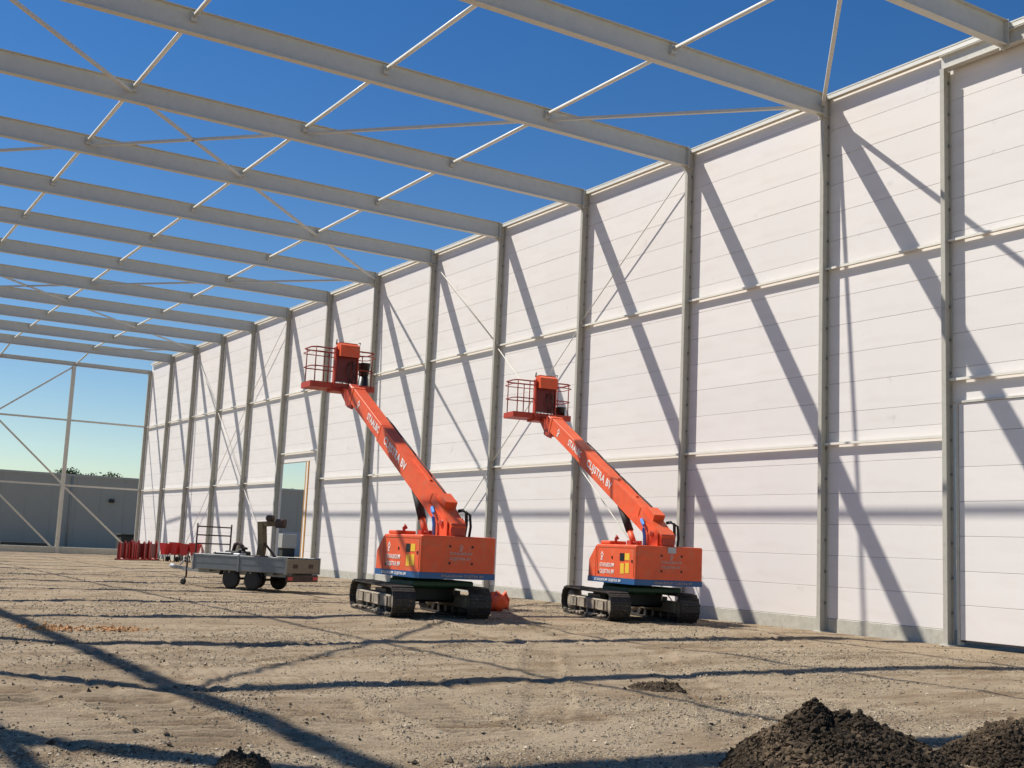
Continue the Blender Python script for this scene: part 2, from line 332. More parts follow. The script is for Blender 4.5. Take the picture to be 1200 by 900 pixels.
ICO = []
def stone_field(name, xs, ys, zs, size, cols, flat, rough_m, label, parent=None, kind='stuff', rounded=False):
    n = len(xs)
    if rounded:
        g = 1.618; base = np.array([(-1, g, 0), (1, g, 0), (-1, -g, 0), (1, -g, 0), (0, -1, g), (0, 1, g), (0, -1, -g), (0, 1, -g), (g, 0, -1), (g, 0, 1), (-g, 0, -1), (-g, 0, 1)])/1.9
        tri = np.array([(0, 11, 5), (0, 5, 1), (0, 1, 7), (0, 7, 10), (0, 10, 11), (1, 5, 9), (5, 11, 4), (11, 10, 2), (10, 7, 6), (7, 1, 8), (3, 9, 4), (3, 4, 2), (3, 2, 6), (3, 6, 8), (3, 8, 9), (4, 9, 5), (2, 4, 11), (6, 2, 10), (8, 6, 7), (9, 8, 1)])
    else:
        base = np.array([(1, 0, 0), (-1, 0, 0), (0, 1, 0), (0, -1, 0), (0, 0, 1), (0, 0, -.6)], float)
        tri = np.array([(0, 2, 4), (2, 1, 4), (1, 3, 4), (3, 0, 4), (2, 0, 5), (1, 2, 5), (3, 1, 5), (0, 3, 5)])
    nb = len(base)
    sg = .24 if rounded else .16; jit = RNG.normal(0, sg, (n, nb, 3)); v = base[None]*(1+RNG.normal(0, .16, (n, nb, 1)))+jit
    v[:, :, 2] *= flat[:, None]; v *= size[:, None, None]
    a = RNG.random(n)*6.283; c, s = np.cos(a)[:, None], np.sin(a)[:, None]
    X = v[:, :, 0]*c-v[:, :, 1]*s+xs[:, None]; Y = v[:, :, 0]*s+v[:, :, 1]*c+ys[:, None]; Z = v[:, :, 2]+(zs+size*flat*.25)[:, None]
    co = np.stack([X, Y, Z], -1).reshape(-1, 3).astype('f')
    fs = (tri[None]+(np.arange(n)*nb)[:, None, None]).reshape(-1, 3)
    me = np_mesh(name, co, fs, False)
    at = me.color_attributes.new('tint', 'FLOAT_COLOR', 'POINT'); cc = np.ones((n, nb, 4), 'f'); cc[:, :, :3] = cols[:, None, :]; at.data.foreach_set('color', cc.ravel())
    me.materials.append(rough_m); o = link(bpy.data.objects.new(name, me), parent)
    tag(o, kind=kind)
    if label: o['label'] = label
    return o
def tint_material(name, rough=.9):
    m = bpy.data.materials.new(name); m.use_nodes = True; t = m.node_tree; b = t.nodes['Principled BSDF']; b.inputs['Roughness'].default_value = rough; b.inputs['Specular IOR Level'].default_value = .25
    a = t.nodes.new('ShaderNodeAttribute'); a.attribute_name = 'tint'; nz = t.nodes.new('ShaderNodeTexNoise'); nz.inputs['Scale'].default_value = 90
    mr = t.nodes.new('ShaderNodeMapRange'); mr.inputs[3].default_value = .75; mr.inputs[4].default_value = 1.25; t.links.new(nz.outputs[0], mr.inputs[0])
    vm = t.nodes.new('ShaderNodeVectorMath'); vm.operation = 'SCALE'; t.links.new(a.outputs['Color'], vm.inputs[0]); t.links.new(mr.outputs[0], vm.inputs['Scale']); t.links.new(vm.outputs[0], b.inputs['Base Color'])
    return m
STONE = tint_material('stone_tint'); CLOD = tint_material('clod_tint', .97)
N = 300000
rr = 6.2*np.exp(RNG.random(N)*math.log(46/6.2)); th = R(2)+RNG.random(N)*R(66)
xs, ys = rr*np.sin(th), rr*np.cos(th)
dens = gravel_mask(xs, ys)
keep = (RNG.random(N) < dens) & (xs < 20.3); xs, ys, rr = xs[keep], ys[keep], rr[keep]
sz = np.clip(np.exp(RNG.normal(math.log(.0056), .48, len(xs)))*(.75+rr/26), .003, .026)
t = RNG.random((len(xs), 1)); cols = (1-t)*np.array([[.23, .178, .115]])+t*np.array([[.48, .405, .29]]); cols *= (.7+.6*RNG.random((len(xs), 1)))
dk = RNG.random(len(xs)) < .12; cols[dk] *= .38
stone_field('gravel', xs, ys, ground_z(xs, ys), sz, cols, .5+.4*RNG.random(len(xs)), STONE, 'loose grey and tan gravel scattered over the sand')
# soil crumbs scattered about and the orange rubble patch
n = 1800; rr = 6.5*np.exp(RNG.random(n)*math.log(24/6.5)); th = R(3)+RNG.random(n)*R(60); xs, ys = rr*np.sin(th), rr*np.cos(th)
k = (xs < 20) & (fbm(xs*.5+3, ys*.5, 3) > .0); xs, ys = xs[k], ys[k]; n = len(xs)
sz = np.clip(np.exp(RNG.normal(math.log(.010), .6, n)), .005, .035)
stone_field('soil_crumbs', xs, ys, ground_z(xs, ys), sz, np.tile([[.075, .055, .04]], (n, 1))*(.6+RNG.random((n, 1))), .5+.4*RNG.random(n), CLOD, 'dark soil crumbs strewn on the sandy ground')
n = 230; xs = np.where(RNG.random(n) < .5, RNG.normal(3.95, .22, n), RNG.normal(4.9, .25, n)); ys = RNG.normal(19.5, .22, n)
stone_field('brick_rubble', xs, ys, ground_z(xs, ys), np.abs(RNG.normal(.022, .010, n))+.008, np.tile([[.46, .24, .10]], (n, 1))*(.7+.6*RNG.random((n, 1))), .5+.4*RNG.random(n), STONE, 'orange rubble crumbs scattered on the grey gravel')

# ------------------------------------------------------------------ steel frame
B = 5.0; Y1 = 19.481; XI = 20.51; XO = 20.735; XP = 20.765; ZR = 12.27; HR = .54; XW = -2.62
GRID = [15.80, 11.20, 6.60, 2.0]
Yc = lambda i: Y1+(i-1)*B-.055        # column centre line
R1, R2 = 8.50, 4.31
hall = tag(empty('steel_hall_frame', (0, 0, 0)), 'pale grey steel portal frame of an unfinished roofless hall', 'steel frame')
ZT = ZR+HR; ZE = 12.75
def column_mesh(h, d=XO-XI, w=.105):
    m = MB(); m.ibeam((XI+d/2, 0, 0), (XI+d/2, 0, h), (1, 0, 0), d, w, .017, .011)
    return m
def column_extras(col, h, cap=True):
    b = MB(); b.box((XI-.04, -.12, -.03), (XO+.02, .12, .022)); b.build('base_plate', 'steel_paint', col)
    if cap:
        e = MB(); e.box((XI+.018, -.05, ZR-.02), (XO-.018, .05, ZR-.004)); e.box((XI+.018, -.05, ZT-.03), (XO-.018, .05, ZT-.016)); e.each('stiffener', 'steel_paint', col)
    f = MB()
    for k in range(17):
        z = .65+.71*k
        if z < h-.3: f.box((XO-.017-.03, -.048, z-.03), (XO-.0175, -.012, z+.03))
    tag(f.build('fixing_clips', 'galv', col), kind='stuff')
first = None
for i in range(1, 14):
    if i == 13:
        c = column_mesh(ZR).build('column', 'column_paint', hall)
    elif first is None:
        c = first = column_mesh(ZT).build('column', 'column_paint', hall)
    else: c = inst(first, hall)
    c.location = (0, Yc(i), 0)
    if i in (1, 2): column_extras(c, ZT)
    if i == 1: proto = c
    elif i > 2:
        for ch in list(proto.children):
            if ch.name.startswith(('base_plate', 'fixing_clips', 'stiffener')): inst(ch, c)
YB = 15.975
c = column_mesh(12.28).build('column', 'column_paint', hall); c.location = (0, YB, 0)
for ch in list(proto.children):
    if not ch.name.startswith('stiff'): inst(ch, c)
YB2 = 11.4
c = inst(c, hall); c.location = (0, YB2, 0)
# columns and eave beam of the open side
firstw = None
for i in range(-1, 14):
    if firstw is None:
        m = MB(); m.ibeam((XW, 0, 0), (XW, 0, ZT), (1, 0, 0), .32, .2, .017, .011); c = firstw = m.build('column', 'steel_paint', hall)
    else: c = inst(firstw, hall)
    c.location = (0, Yc(i), 0)
# rafters
fr = None
for i in range(0, 13):
    if fr is None:
        m = MB(); m.ibeam((XW+.16, 0, ZR+HR/2), (XI-.022, 0, ZR+HR/2), (0, 0, 1), HR, .19, .017, .011); c = fr = m.build('rafter', 'rafter_paint', hall)
        e = MB(); e.box((XI-.020, -.11, ZR-.06), (XI-.003, .11, ZT+.01)); e.build('end_plate', 'rafter_paint', c)
        g = MB(); g.prism([Vector((XI-.022, -.008, ZR-.003)), Vector((XI-.20, -.008, ZR-.003)), Vector((XI-.022, -.008, ZR-.12))], (0, .016, 0)); g.build('haunch_gusset', 'rafter_paint', c)
        cl = MB()
        for gxp in GRID:
            cl.box((gxp-.07, -.09, ZT-.28), (gxp+.07, -.006, ZT-.07))
        cl.each('cleat', 'rafter_paint', c)
    else:
        c = inst(fr, hall)
        for ch in list(fr.children): inst(ch, c)
    c.location = (0, Yc(i), 0)
# gable edge beam + posts
m = MB(); m.ibeam((XW, Yc(13), ZR-.10), (XO-.02, Yc(13), ZR-.10), (0, 0, 1), .26, .2); m.build('gable_beam', 'rafter_paint', hall)
fp = None
for gxp in [15.72, 11.1, 6.5]:
    if fp is None:
        m = MB(); m.ibeam((0, Yc(13), -.05), (0, Yc(13), ZR-.235), (0, 1, 0), .24, .22); c = fp = m.build('gable_post', 'steel_paint', hall)
    else: c = inst(fp, hall)
    c.location = (gxp, 0, 0)
yg = Yc(13)
for a, b in ((XI-.01, 15.83), (15.61, 11.21), (10.99, 6.61)):
    for z in (R1, R2):
        m = MB(); m.bar((a, yg, z), (b, yg, z), .11, .11); m.build('gable_rail', 'steel_paint', hall)
for p0, p1 in (((15.6, ZR-.35), (11.25, R1+.1)), ((11.25, R1-.1), (15.6, R2+.15)), ((15.84, R2-.12), (XI-.1, .22)), ((11.25, R2-.1), (15.58, .2)), ((10.95, ZR-.35), (6.6, R1+.1)), ((10.95, R1-.1), (6.6, R2+.1))):
    m = MB(); m.bar((p0[0], yg, p0[1]), (p1[0], yg, p1[1]), .10, .10); m.build('gable_brace', 'steel_paint', hall)
# eave beams (H section, web lying flat) between columns
def span(i): return Yc(i)+.055, Yc(i+1)-.055
for i in range(1, 13):
    a, b = span(i); m = MB(); m.ibeam((XO-.085, a+.002, ZE-.045), (XO-.085, b-.002, ZE-.045), (1, 0, 0), .13, .085, .012, .010); m.build('eave_beam', 'rail_white', hall)
m = MB(); m.ibeam((XO-.085, YB2-3, ZE-.045), (XO-.085, Yc(1)-.057, ZE-.045), (1, 0, 0), .13, .085, .012, .010); m.build('eave_beam', 'rail_white', hall)
m = MB(); m.ibeam((XI+.10, YB2-.2, 12.29+.16), (XI+.10, YB+.08, 12.29+.16), (0, 0, 1), .32, .17, .014, .012); m.build('transfer_beam', 'steel_paint', hall)
m = MB(); m.ibeam((XI+.01, Yc(0), ZE+.011), (XI+.20, Yc(0), ZE+.011), (0, 0, 1), .02, .2); m.build('bearing_plate', 'steel_paint', hall)
for i in range(-1, 13):
    a, b = span(i); m = MB(); m.ibeam((XW, a+.002, ZT-.13), (XW, b-.002, ZT-.13), (0, 0, 1), .24, .22, .014, .01); m.build('eave_beam', 'steel_paint', hall)
    for z in (R1, R2):
        m = MB(); m.bar((XW, a+.002, z), (XW, b-.002, z), .14, .14); m.build('wall_rail', 'steel_paint', hall)
# wall rails (channel lying flat)
def rail(a, b, z):
    m = MB(); x0, x1 = XO-.095, XO-.019
    m.box((x0, a, z-.055), (x0+.009, b, z)); m.box((x0+.0095, a, z-.0295), (x1-.0095, b, z-.021)); m.box((x1-.009, a, z-.055), (x1, b, z))
    m.build('wall_rail', 'rail_white', hall)
for i in range(1, 13):
    a, b = span(i); a += .004-.045; b += -.004+.045
    rail(a, b, R1)
    if i == 7: rail(a, b, 5.62)
    else: rail(a, b, R2)
rail(YB+.02, Yc(1)-.01, R1); rail(YB+.02, Yc(1)-.01, R2+.01)
rail(YB2, YB-.02, R1); rail(YB2, YB-.02, 5.50)
# roof struts
st = None
for gxp in GRID:
    for i in range(0, 12):
        if st is None:
            m = MB(); m.cyl((0, .012, 0), (0, B-.012, 0), .052, n=10); c = st = m.build('roof_strut', 'rail_white', hall)
        else: c = inst(st, hall)
        c.location = (gxp, Yc(i), ZT-.16)
    m = MB(); m.cyl((gxp, Yc(12)+.012, ZT-.16), (gxp, Yc(13), ZR-.12), .05); m.build('roof_strut', 'rafter_paint', hall)
# roof braces: zigzag chains
def brace(p, q):
    z = ZT-.30; p = Vector((p[0], p[1], z)); q = Vector((q[0], q[1], z)); d = (q-p).normalized(); p += d*.12; q -= d*.12
    m = MB(); m.bar(p, q, .085, .07); m.build('roof_brace', 'rafter_paint', hall)
NX = [XI+.02]+GRID+[XW]
for k in (0, 5, 10):
    for s in range(5):
        i, j = 1+k+s, 2+k+s
        if j <= 12: brace((NX[s], Yc(i)), (NX[s+1], Yc(j)))
for k in (-5, 0, 5):
    for s in range(5):
        i, j = 6+k-s, 5+k-s
        if 0 <= j and i <= 12: brace((NX[s], Yc(i)), (NX[s+1], Yc(j)))
# wall brace rods
def rod(i, zi, j, zj):
    m = MB(); s = 1 if j > i else -1; x = XO-.125
    m.cyl((x, Yc(i)+s*.10, zi), (x, Yc(j)-s*.02, zj), .016, n=8)
    m.box((x-.03, Yc(j)-.05, zj-.06), (x+.03, Yc(j)+.05, zj+.05)); m.build('wall_tie_rod', 'steel_paint', hall)
for a in (2, 8):
    rod(a, ZR+.0, a+1, R1+.08); rod(a+1, R1-.12, a+2, R2+.08); rod(a+2, R2-.12, a+3, .15)
    rod(a+3, ZR+.0, a+2, R1+.08); rod(a+2, R1-.12, a+1, R2+.08); rod(a+1, R2-.12, a, .15)

# ------------------------------------------------------------------ cladding wall
wall = tag(empty('clad_wall', (XP, 40, 0)), 'long white sandwich panel wall along the steel columns, seen lit by sun', 'wall')
wl = wall.location
PT = .12; GAP = .007; _pm = {}
def panel(y0, y1, z0, z1, name='panel', parent=None, m='panel_white', x=0.0):
    key = (round(y1-y0, 3), round(z1-z0, 3), m)
    if key not in _pm:
        b = MB(); b.box((0, GAP/2, GAP/2), (PT, y1-y0-GAP/2, z1-z0-GAP/2), bev=.004); me = b.mesh('panel'); me.materials.append(MATS[m]); _pm[key] = me
    o = bpy.data.objects.new(name, _pm[key]); link(o, parent or wall); o.location = (x+random.uniform(-.0015, .0015), y0-wl.y*(parent is None), z0); return o
TOPZ = 12.86
def bay(y0, y1, zs):
    for z0, z1 in zip(zs[:-1], zs[1:]): panel(y0, y1, z0, z1)
ZS = [.31+.71*k for k in range(18)]+[TOPZ]
for i in range(2, 14):
    y0, y1 = Yc(i-1), Yc(i)
    if i == 13: y1 += .12
    if i == 8:
        for k in range(17):
            if ZS[k+1] < 5.2: panel(y0, 50.86, ZS[k], ZS[k+1])
        panel(y0, 50.86, ZS[6], 5.16); panel(y0, y1, 5.16, ZS[8])
        for k in range(8, 18): panel(y0, y1, ZS[k], ZS[k+1])
    else: bay(y0, y1, ZS)
zb = [.31+.71*k for k in range(7)]+[5.02+.69*k for k in range(11)]+[TOPZ]
bay(YB, Yc(1), zb)
DZ = 5.0
zr = [DZ+.735*k for k in range(10)]+[TOPZ]
bay(YB2, YB, zr)
bay(YB2-5, YB2, ZS)
core = MB()
for y0, y1, z0, z1 in ((YB2-5, YB2, .31, TOPZ), (YB2, YB, DZ, TOPZ), (YB, 50.86, .31, TOPZ), (50.86, Yc(8), 5.16, TOPZ), (Yc(8), Yc(13)+.1, .31, TOPZ)):
    core.box((.02, y0+.012-wl.y, z0+.012), (PT-.02, y1-.012-wl.y, z1-.012))
core.each('insulation_core', 'panel_core', wall)
def plinth(y0, y1):
    m = MB(); m.box((-.015, y0+.004-wl.y, -.4), (PT+.05, y1-.004-wl.y, .307), bev=.012); m.build('plinth', 'concrete', wall)
plinth(YB2-5, YB2+.02); plinth(YB-.02, Yc(1))
for i in range(2, 14):
    if i == 8: plinth(Yc(7), 50.86)
    else: plinth(Yc(i-1), Yc(i)+(.12 if i == 13 else 0))
cap = MB(); cap.box((-.012, YB2-5-wl.y, TOPZ), (PT+.02, Yc(13)+.12-wl.y, TOPZ+.03)); cap.build('top_flashing', 'steel_paint', wall)
# doorway timber jamb and sill in the open bay
j = MB(); j.box((-.03, 50.87-wl.y, .02), (PT+.02, 50.98-wl.y, 5.13), bev=.008); j.build('door_jamb', 'timber_yellow', wall)
j = MB(); j.box((-.02, 50.985-wl.y, .02), (PT, 51.16-wl.y, 5.13), bev=.008); j.build('door_jamb_lining', 'panel_white', wall)
j = MB(); j.box((-.03, 51.17-wl.y, .02), (PT+.02, 51.25-wl.y, 5.13), bev=.008); j.build('door_jamb', 'timber_yellow', wall)
j = MB(); j.box((-.03, 50.87-wl.y, 5.135), (PT+.02, Yc(8)-wl.y, 5.155)); j.build('door_lintel', 'steel_paint', wall)
# sectional overhead door on the right
dr = MB(); dr.box((0.03, YB2+.25-wl.y, .13), (.05, YB-.22-wl.y, DZ-.02)); door = dr.build('overhead_door', 'panel_core', wall)
zd = [.13, .83, 1.51, 2.22, 2.93, 3.64, 4.36, DZ-.03]
for z0, z1 in zip(zd[:-1], zd[1:]): panel(YB2+.22-wl.y, YB-.19-wl.y, z0, z1, 'door_panel', door, x=-.035)
sl = MB(); sl.box((-.03, YB2+.24-wl.y, .095), (.0, YB-.21-wl.y, .134)); sl.build('door_seal', 'black_rubber', door)
tr = MB(); tr.box((-.06, YB-.185-wl.y, .02), (.10, YB-.13-wl.y, DZ), bev=.005); tr.box((-.06, YB2+.15-wl.y, .02), (.10, YB2+.215-wl.y, DZ), bev=.005); tr.box((-.06, YB2+.22-wl.y, DZ-.027), (.05, YB-.19-wl.y, DZ+.02)); tr.each('door_frame', 'steel_paint', wall)
# gable base beam at the far end
gb = MB(); gb.box((-8, Yc(13)-.1, -.3), (XO+.1, Yc(13)+.22, .40), bev=.015); tag(gb.build('gable_plinth', 'concrete'), 'low concrete plinth across the open far gable', 'plinth')

# ------------------------------------------------------------------ crawler boom lifts
def boom_lift(x, y, th, elev, label, variant):
    root = tag(empty('crawler_boom_lift', (x*.93, y*.93, .105), -th), label, 'boom lift', 'orange crawler boom lifts')
    root.scale = (.93, .93, .93); Wb, z0, z1, z2 = 1.815, .864, .996, 1.782
    # undercarriage
    TR = Matrix.Rotation(-R(7.4), 4, 'Z')
    Lt, Wt, Ht, tw = 3.73, 2.237, .69, .50
    for s in (-1, 1):
        xc = s*(Wt/2-tw/2); r = Ht/2
        def pth(q):       # position along belt loop
            st_ = Lt-2*r; per = 2*st_+2*math.pi*r; q = q % per
            if q < st_: return (-st_/2+q, Ht, 0)
            q -= st_
            if q < math.pi*r: a = q/r; return (st_/2+math.sin(a)*r, r+math.cos(a)*r, a)
            q -= math.pi*r
            if q < st_: return (st_/2-q, 0, math.pi)
            q -= st_; a = math.pi+q/r; return (-st_/2+math.sin(a)*r, r+math.cos(a)*r, a)
        per = 2*(Lt-2*r)+2*math.pi*r; ns = 52; belt = MB()
        for k in range(ns):
            yy, zz, a = pth((k+.5)*per/ns); hp = per/ns*.47
            mt = Matrix.Translation((xc, yy, zz)) @ Matrix.Rotation(-a, 4, 'X')
            sag = 0
            belt.box((-tw/2, -hp, -.045), (tw/2, hp, -.018), mt)
            belt.box((-tw/2, -hp*.95, -.018), (tw/2, -hp*.35, 0.0), mt)
            belt.box((-tw/2+.02, -hp*.1, -.018), (tw/2-.02, hp*.25, -.006), mt)
            belt.box((-tw*.16, -hp*1.05, -.085), (tw*.16, hp*1.05, -.045), mt)
        tk = belt.xf(TR).build('track', 'track_steel', root)
        fm = MB(); fm.box((xc-.17, -Lt/2+.55, .20), (xc+.17, Lt/2-.55, .47), bev=.03)
        for yy in (-1.0, -.35, .35, 1.0): fm.box((xc+s*.171, yy-.20, .23), (xc+s*.20, yy+.20, .44), bev=.01)
        fm.xf(TR).build('track_frame', 'muddy', root)
        for yy in (-Lt/2+.36, Lt/2-.36):
            wm = MB(); wm.lathe((xc-.12, yy, r), (1, 0, 0), [(-.02, .10), (0, .24), (.09, .255), (.15, .255), (.24, .24), (.26, .10)], 20); wm.xf(TR).build('sprocket', 'muddy', root)
        for yy in (-.95, -.45, .05, .55, 1.0):
            wm = MB(); wm.cyl((xc-.16, yy, .135), (xc+.16, yy, .135), .085, n=14); wm.xf(TR).build('roller', 'track_steel', root)
        mud = MB()
        for _ in range(60):
            a_ = random.uniform(-Lt/2+.3, Lt/2-.3); q = random.uniform(.015, .05); cc = Vector((xc+s*(tw/2-.08)+random.uniform(-.1, .06), a_, .085+random.uniform(-.02, .03)))
            mud.box(cc-Vector((q, q, q*.6)), cc+Vector((q, q, q*.6)), None, q*.4)
        tag(mud.xf(TR).build('caked_mud', 'muddy', root), kind='stuff')
    uc = MB(); uc.box((-.70, -.62, .30), (.70, .62, .66), bev=.05); uc.box((-.88, -.45, .38), (-.70, .45, .56)); uc.box((.70, -.45, .38), (.88, .45, .56)); uc.xf(TR).build('undercarriage', 'black_metal', root)
    uc = MB(); uc.lathe((0, 0, .60), (0, 0, 1), [(0, .80), (.09, .80), (.10, .62), (.20, .60), (.262, .60)], 28); uc.build('slew_ring', 'green_paint', root)
    pl = MB(); pl.box((-.74, -1.35, .66), (.74, -.05, .80), bev=.03); pl.build('green_belly', 'green_paint', root)
    # skirt
    def outline(w, yb, yf, ch, rad=.10):
        pts = []
        for cx, cy_, a0 in ((w-rad, yb+rad, -90), ):
            pass
        for k in range(6): a = R(-180+90*k/5); pts.append((-w+rad+rad*math.cos(a), yb+rad+rad*math.sin(a)))
        for k in range(6): a = R(-90+90*k/5); pts.append((w-rad+rad*math.cos(a), yb+rad+rad*math.sin(a)))
        pts += [(w, yf-ch), (w-ch, yf), (-w+ch, yf), (-w, yf-ch)]
        return pts
    sk = MB(); sk.prism([Vector((a, b, z0)) for a, b in outline(Wb/2+.012, -2.02, .52, .12, .06)], (0, 0, z1-z0-.003)); sk.build('skirt', 'blue_paint', root)
    bd = MB(); ol = outline(Wb/2, -2.008, .02, .04, .06); rings = []
    for z, ins in ((z1, 0), (z2-.03, 0), (z2-.008, .012), (z2, .035)):
        rings.append([Vector((a*(1-ins/(Wb/2)), (b+.99)*(1-ins/1.0)-.99, z)) for a, b in ol])
    n = len(ol); vs = [v for g in rings for v in g]; fs = [(i*n+k, i*n+(k+1) % n, (i+1)*n+(k+1) % n, (i+1)*n+k) for i in range(3) for k in range(n)]
    bd.add(vs, fs); bd.add(rings[0], [tuple(range(n))[::-1]]); bd.add(rings[-1], [tuple(range(n))]); body = bd.build('body', 'orange', root)
    for xs_ in (-1, 1):      # sloping front cheeks either side of the boom well
        x_a, x_b = (xs_*Wb/2-xs_*.004, xs_*.36)
        nz = MB(); nz.prism([Vector((min(x_a, x_b), yy, zz)) for yy, zz in ((.021, z1), (.40, z1), (.38, 1.40), (.021, 1.74))], (abs(x_a-x_b), 0, 0)); nz.build('front_cowl', 'orange', root)
    # panel seams, doors, bolts on the sides
    sd = MB(); xl = -Wb/2
    for a, b, c_, d_ in ((-1.93, -1.92, 1.04, 1.72), (-.10, -.09, 1.04, 1.72)): sd.box((xl-.004, a, c_), (xl+.003, b, d_))
    sd.box((xl-.004, -1.91, 1.70), (xl+.003, -.11, 1.706)); sd.each('side_door_seam', 'black_metal', body)
    hx = MB()
    for xb_, zb_ in ((-.27, 1.56), (.27, 1.56), (-.27, 1.20), (.27, 1.20)): hx.cyl((xb_+.05, -2.004, zb_), (xb_+.05, -2.016, zb_), .028, n=8)
    hx.each('counterweight_bolt', 'black_metal', body)
    lk = MB()
    for yy, zz in ((-1.84, 1.40), (-.85, 1.47), (-.18, 1.10)): lk.box((xl-.012, yy-.025, zz-.03), (xl, yy+.025, zz+.03))
    lk.each('side_latch', 'black_metal', body)
    # warning stickers
    st_ = MB(); st_.box((xl-.006, -1.46, 1.40), (xl-.001, -1.24, 1.58)); st_.build('sticker', 'black_metal', body)
    for a, b, c_, d_ in ((-1.72, -1.49, 1.42, 1.58), (-1.70, -1.52, 1.12, 1.36), (-1.46, -1.28, 1.10, 1.34)):
        q = MB(); q.box((xl-.006, a, c_), (xl-.001, b, d_)); q.build('sticker', 'yellow', body)
    def logo(mtx, s_, m_, par):
        q = MB()
        q.prism([Vector((0, .5, 0)), Vector((-.35, .05, 0)), Vector((-.22, .05, 0)), Vector((0, .32, 0)), Vector((.22, .05, 0)), Vector((.35, .05, 0))], (0, 0, .02))
        q.prism([Vector((-.24, 0, 0)), Vector((.24, 0, 0)), Vector((.12, -.18, 0)), Vector((-.12, -.18, 0))], (0, 0, .02)); q.box((-.07, -.48, 0), (.07, -.22, .02)); q.box((-.26, -.46, 0), (-.13, -.24, .02))
        q.xf(mtx @ Matrix.Diagonal((s_, s_, .25, 1))).build('emblem', m_, par)
    L = lambda o: basis(o, (0, -1, 0), (0, 0, 1))
    logo(L((xl-.003, -.33, 1.50)), .23, 'white_text', body)
    lettering('STAALBOUW', .135, L((xl-.004, -.22, 1.24)), 'white_text', body, bold=.0015, sx=.86)
    lettering('CLIJSTRA BV', .135, L((xl-.004, -.22, 1.085)), 'white_text', body, bold=.0015, sx=.92)
    lettering('STAALBOUW CLIJSTRA BV', .085, L((-Wb/2-.016, .02, .90)), 'white_text', body, bold=.001, sx=1.25)
    Rr = lambda o: basis(o, (1, 0, 0), (0, 0, 1))
    logo(Rr((.05, -2.010, 1.53)), .16, 'grey_text', body)
    lettering('STAALBOUW', .085, Rr((-.22, -2.012, 1.38)), 'grey_text', body, bold=.001)
    lettering('CLIJSTRA BV', .085, Rr((-.22, -2.012, 1.27)), 'grey_text', body, bold=.001)
    lettering('STAALBOUW CLIJSTRA BV', .07, Rr((-.42, -2.034, .905)), 'grey_text', body, sx=1.15)
    if variant:
        q = MB(); q.box((-.06, -2.022, 1.62), (.16, -2.004, 1.76), bev=.004); q.build('number_plate', 'light_grey', body)
    # top hatch, handles
    q = MB(); q.box((-.86, -.62, z2), (-.40, -.12, z2+.085), bev=.02); q.build('hatch', 'orange', body)
    q = MB(); q.tube([(-.74, -.72, z2), (-.74, -.68, z2+.15), (-.70, -.64, z2+.2), (-.66, -.66, z2+.12)], .035, 8); q.build('exhaust', 'orange_dark', body)
    # boom tower plates
    py, pz = -1.55, 2.03
    for xs_ in (-.225, .2):
        q = MB(); q.prism([Vector((xs_, a, b)) for a, b in ((-1.80, z2-.02), (-1.05, z2-.02), (-1.25, 2.0), (-1.42, 2.16), (-1.66, 2.18), (-1.80, 2.08))], (.025, 0, 0)); q.build('tower_plate', 'orange', root)
    q = MB(); q.cyl((-.26, py, pz+.03), (.26, py, pz+.03), .07, n=14); q.build('pivot_pin', 'orange_dark', root)
    q = MB(); q.box((-.175, -1.93, z2), (.175, -1.83, 2.06), bev=.015); q.build('tower_back', 'orange_dark', root)
    # boom
    E_ = R(elev); BM = Matrix.Translation((0, py, pz)) @ Matrix.Rotation(E_, 4, 'X')       # local +Y along boom, +Z normal
    LB = 7.30
    bm_ = MB(); bm_.prism([Vector((-.18, a, b)) for a, b in ((-.36, -.13), (.3, -.19), (4.6, -.16), (4.6, .29), (.9, .31), (-.36, .16))], (.36, 0, 0)); boom = bm_.xf(BM).build('boom', 'orange', root)
    q = MB(); q.box((-.162, 4.5, -.145), (.162, LB-.35, .275), bev=.006); q.xf(BM).build('boom_section', 'orange', boom)
    q = MB(); q.box((-.187, 4.52, -.167), (.187, 4.60, .297), bev=.004); q.box((-.175, LB-.42, -.16), (.175, LB-.30, .29), bev=.005); q.xf(BM).each('boom_collar', 'orange', boom)
    q = MB(); q.box((-.192, .9, -.14), (-.181, 1.0, .29)); q.box((-.03, 1.5, .302), (.03, 2.6, .34)); q.box((-.13, .30, .235), (.17, .72, .40)); q.xf(BM).each('boom_rib', 'orange', boom)
    q = MB(); q.prism([Vector((-.205, a, b)) for a, b in ((-.15, -.10), (.55, -.16), (1.25, -.05), (.9, .06), (.1, .10))], (.024, 0, 0)); q.prism([Vector((.181, a, b)) for a, b in ((-.15, -.10), (.55, -.16), (1.25, -.05), (.9, .06), (.1, .10))], (.024, 0, 0)); q.xf(BM).each('boom_gusset', 'orange', boom)
    q = MB(); q.box((-.14, LB-.32, -.12), (.14, LB+.06, .22), bev=.02); q.box((-.10, LB-.05, -.42), (.10, LB+.10, .1), bev=.02); q.xf(BM).build('boom_head', 'orange_dark', boom)
    def T(yy, zz): return BM @ basis((-.184, yy, zz), (0, -1, 0), (0, 0, 1))
    def T2(yy, zz): return BM @ basis((-.166, yy, zz), (0, -1, 0), (0, 0, 1))
    logo(BM @ basis((-.165, 6.3, .06), (0, -1, 0), (0, 0, 1)), .26, 'white_text', boom)
    lettering('STAALBOUW', .25, T2(5.55, .01), 'white_text', boom, bold=.006, sx=.84)
    lettering('CLIJSTRA BV', .27, T(4.15, .0), 'white_text', boom, bold=.006, sx=.98)
    # lift cylinder
    up_ = BM @ Vector((0, 2.15, -.22)); lo_ = Vector((0, -.28, 1.80))
    d_ = (up_-lo_); q = MB(); q.cyl(lo_, lo_+d_*.36, .075, n=14); q.build('cylinder_barrel', 'orange', root)
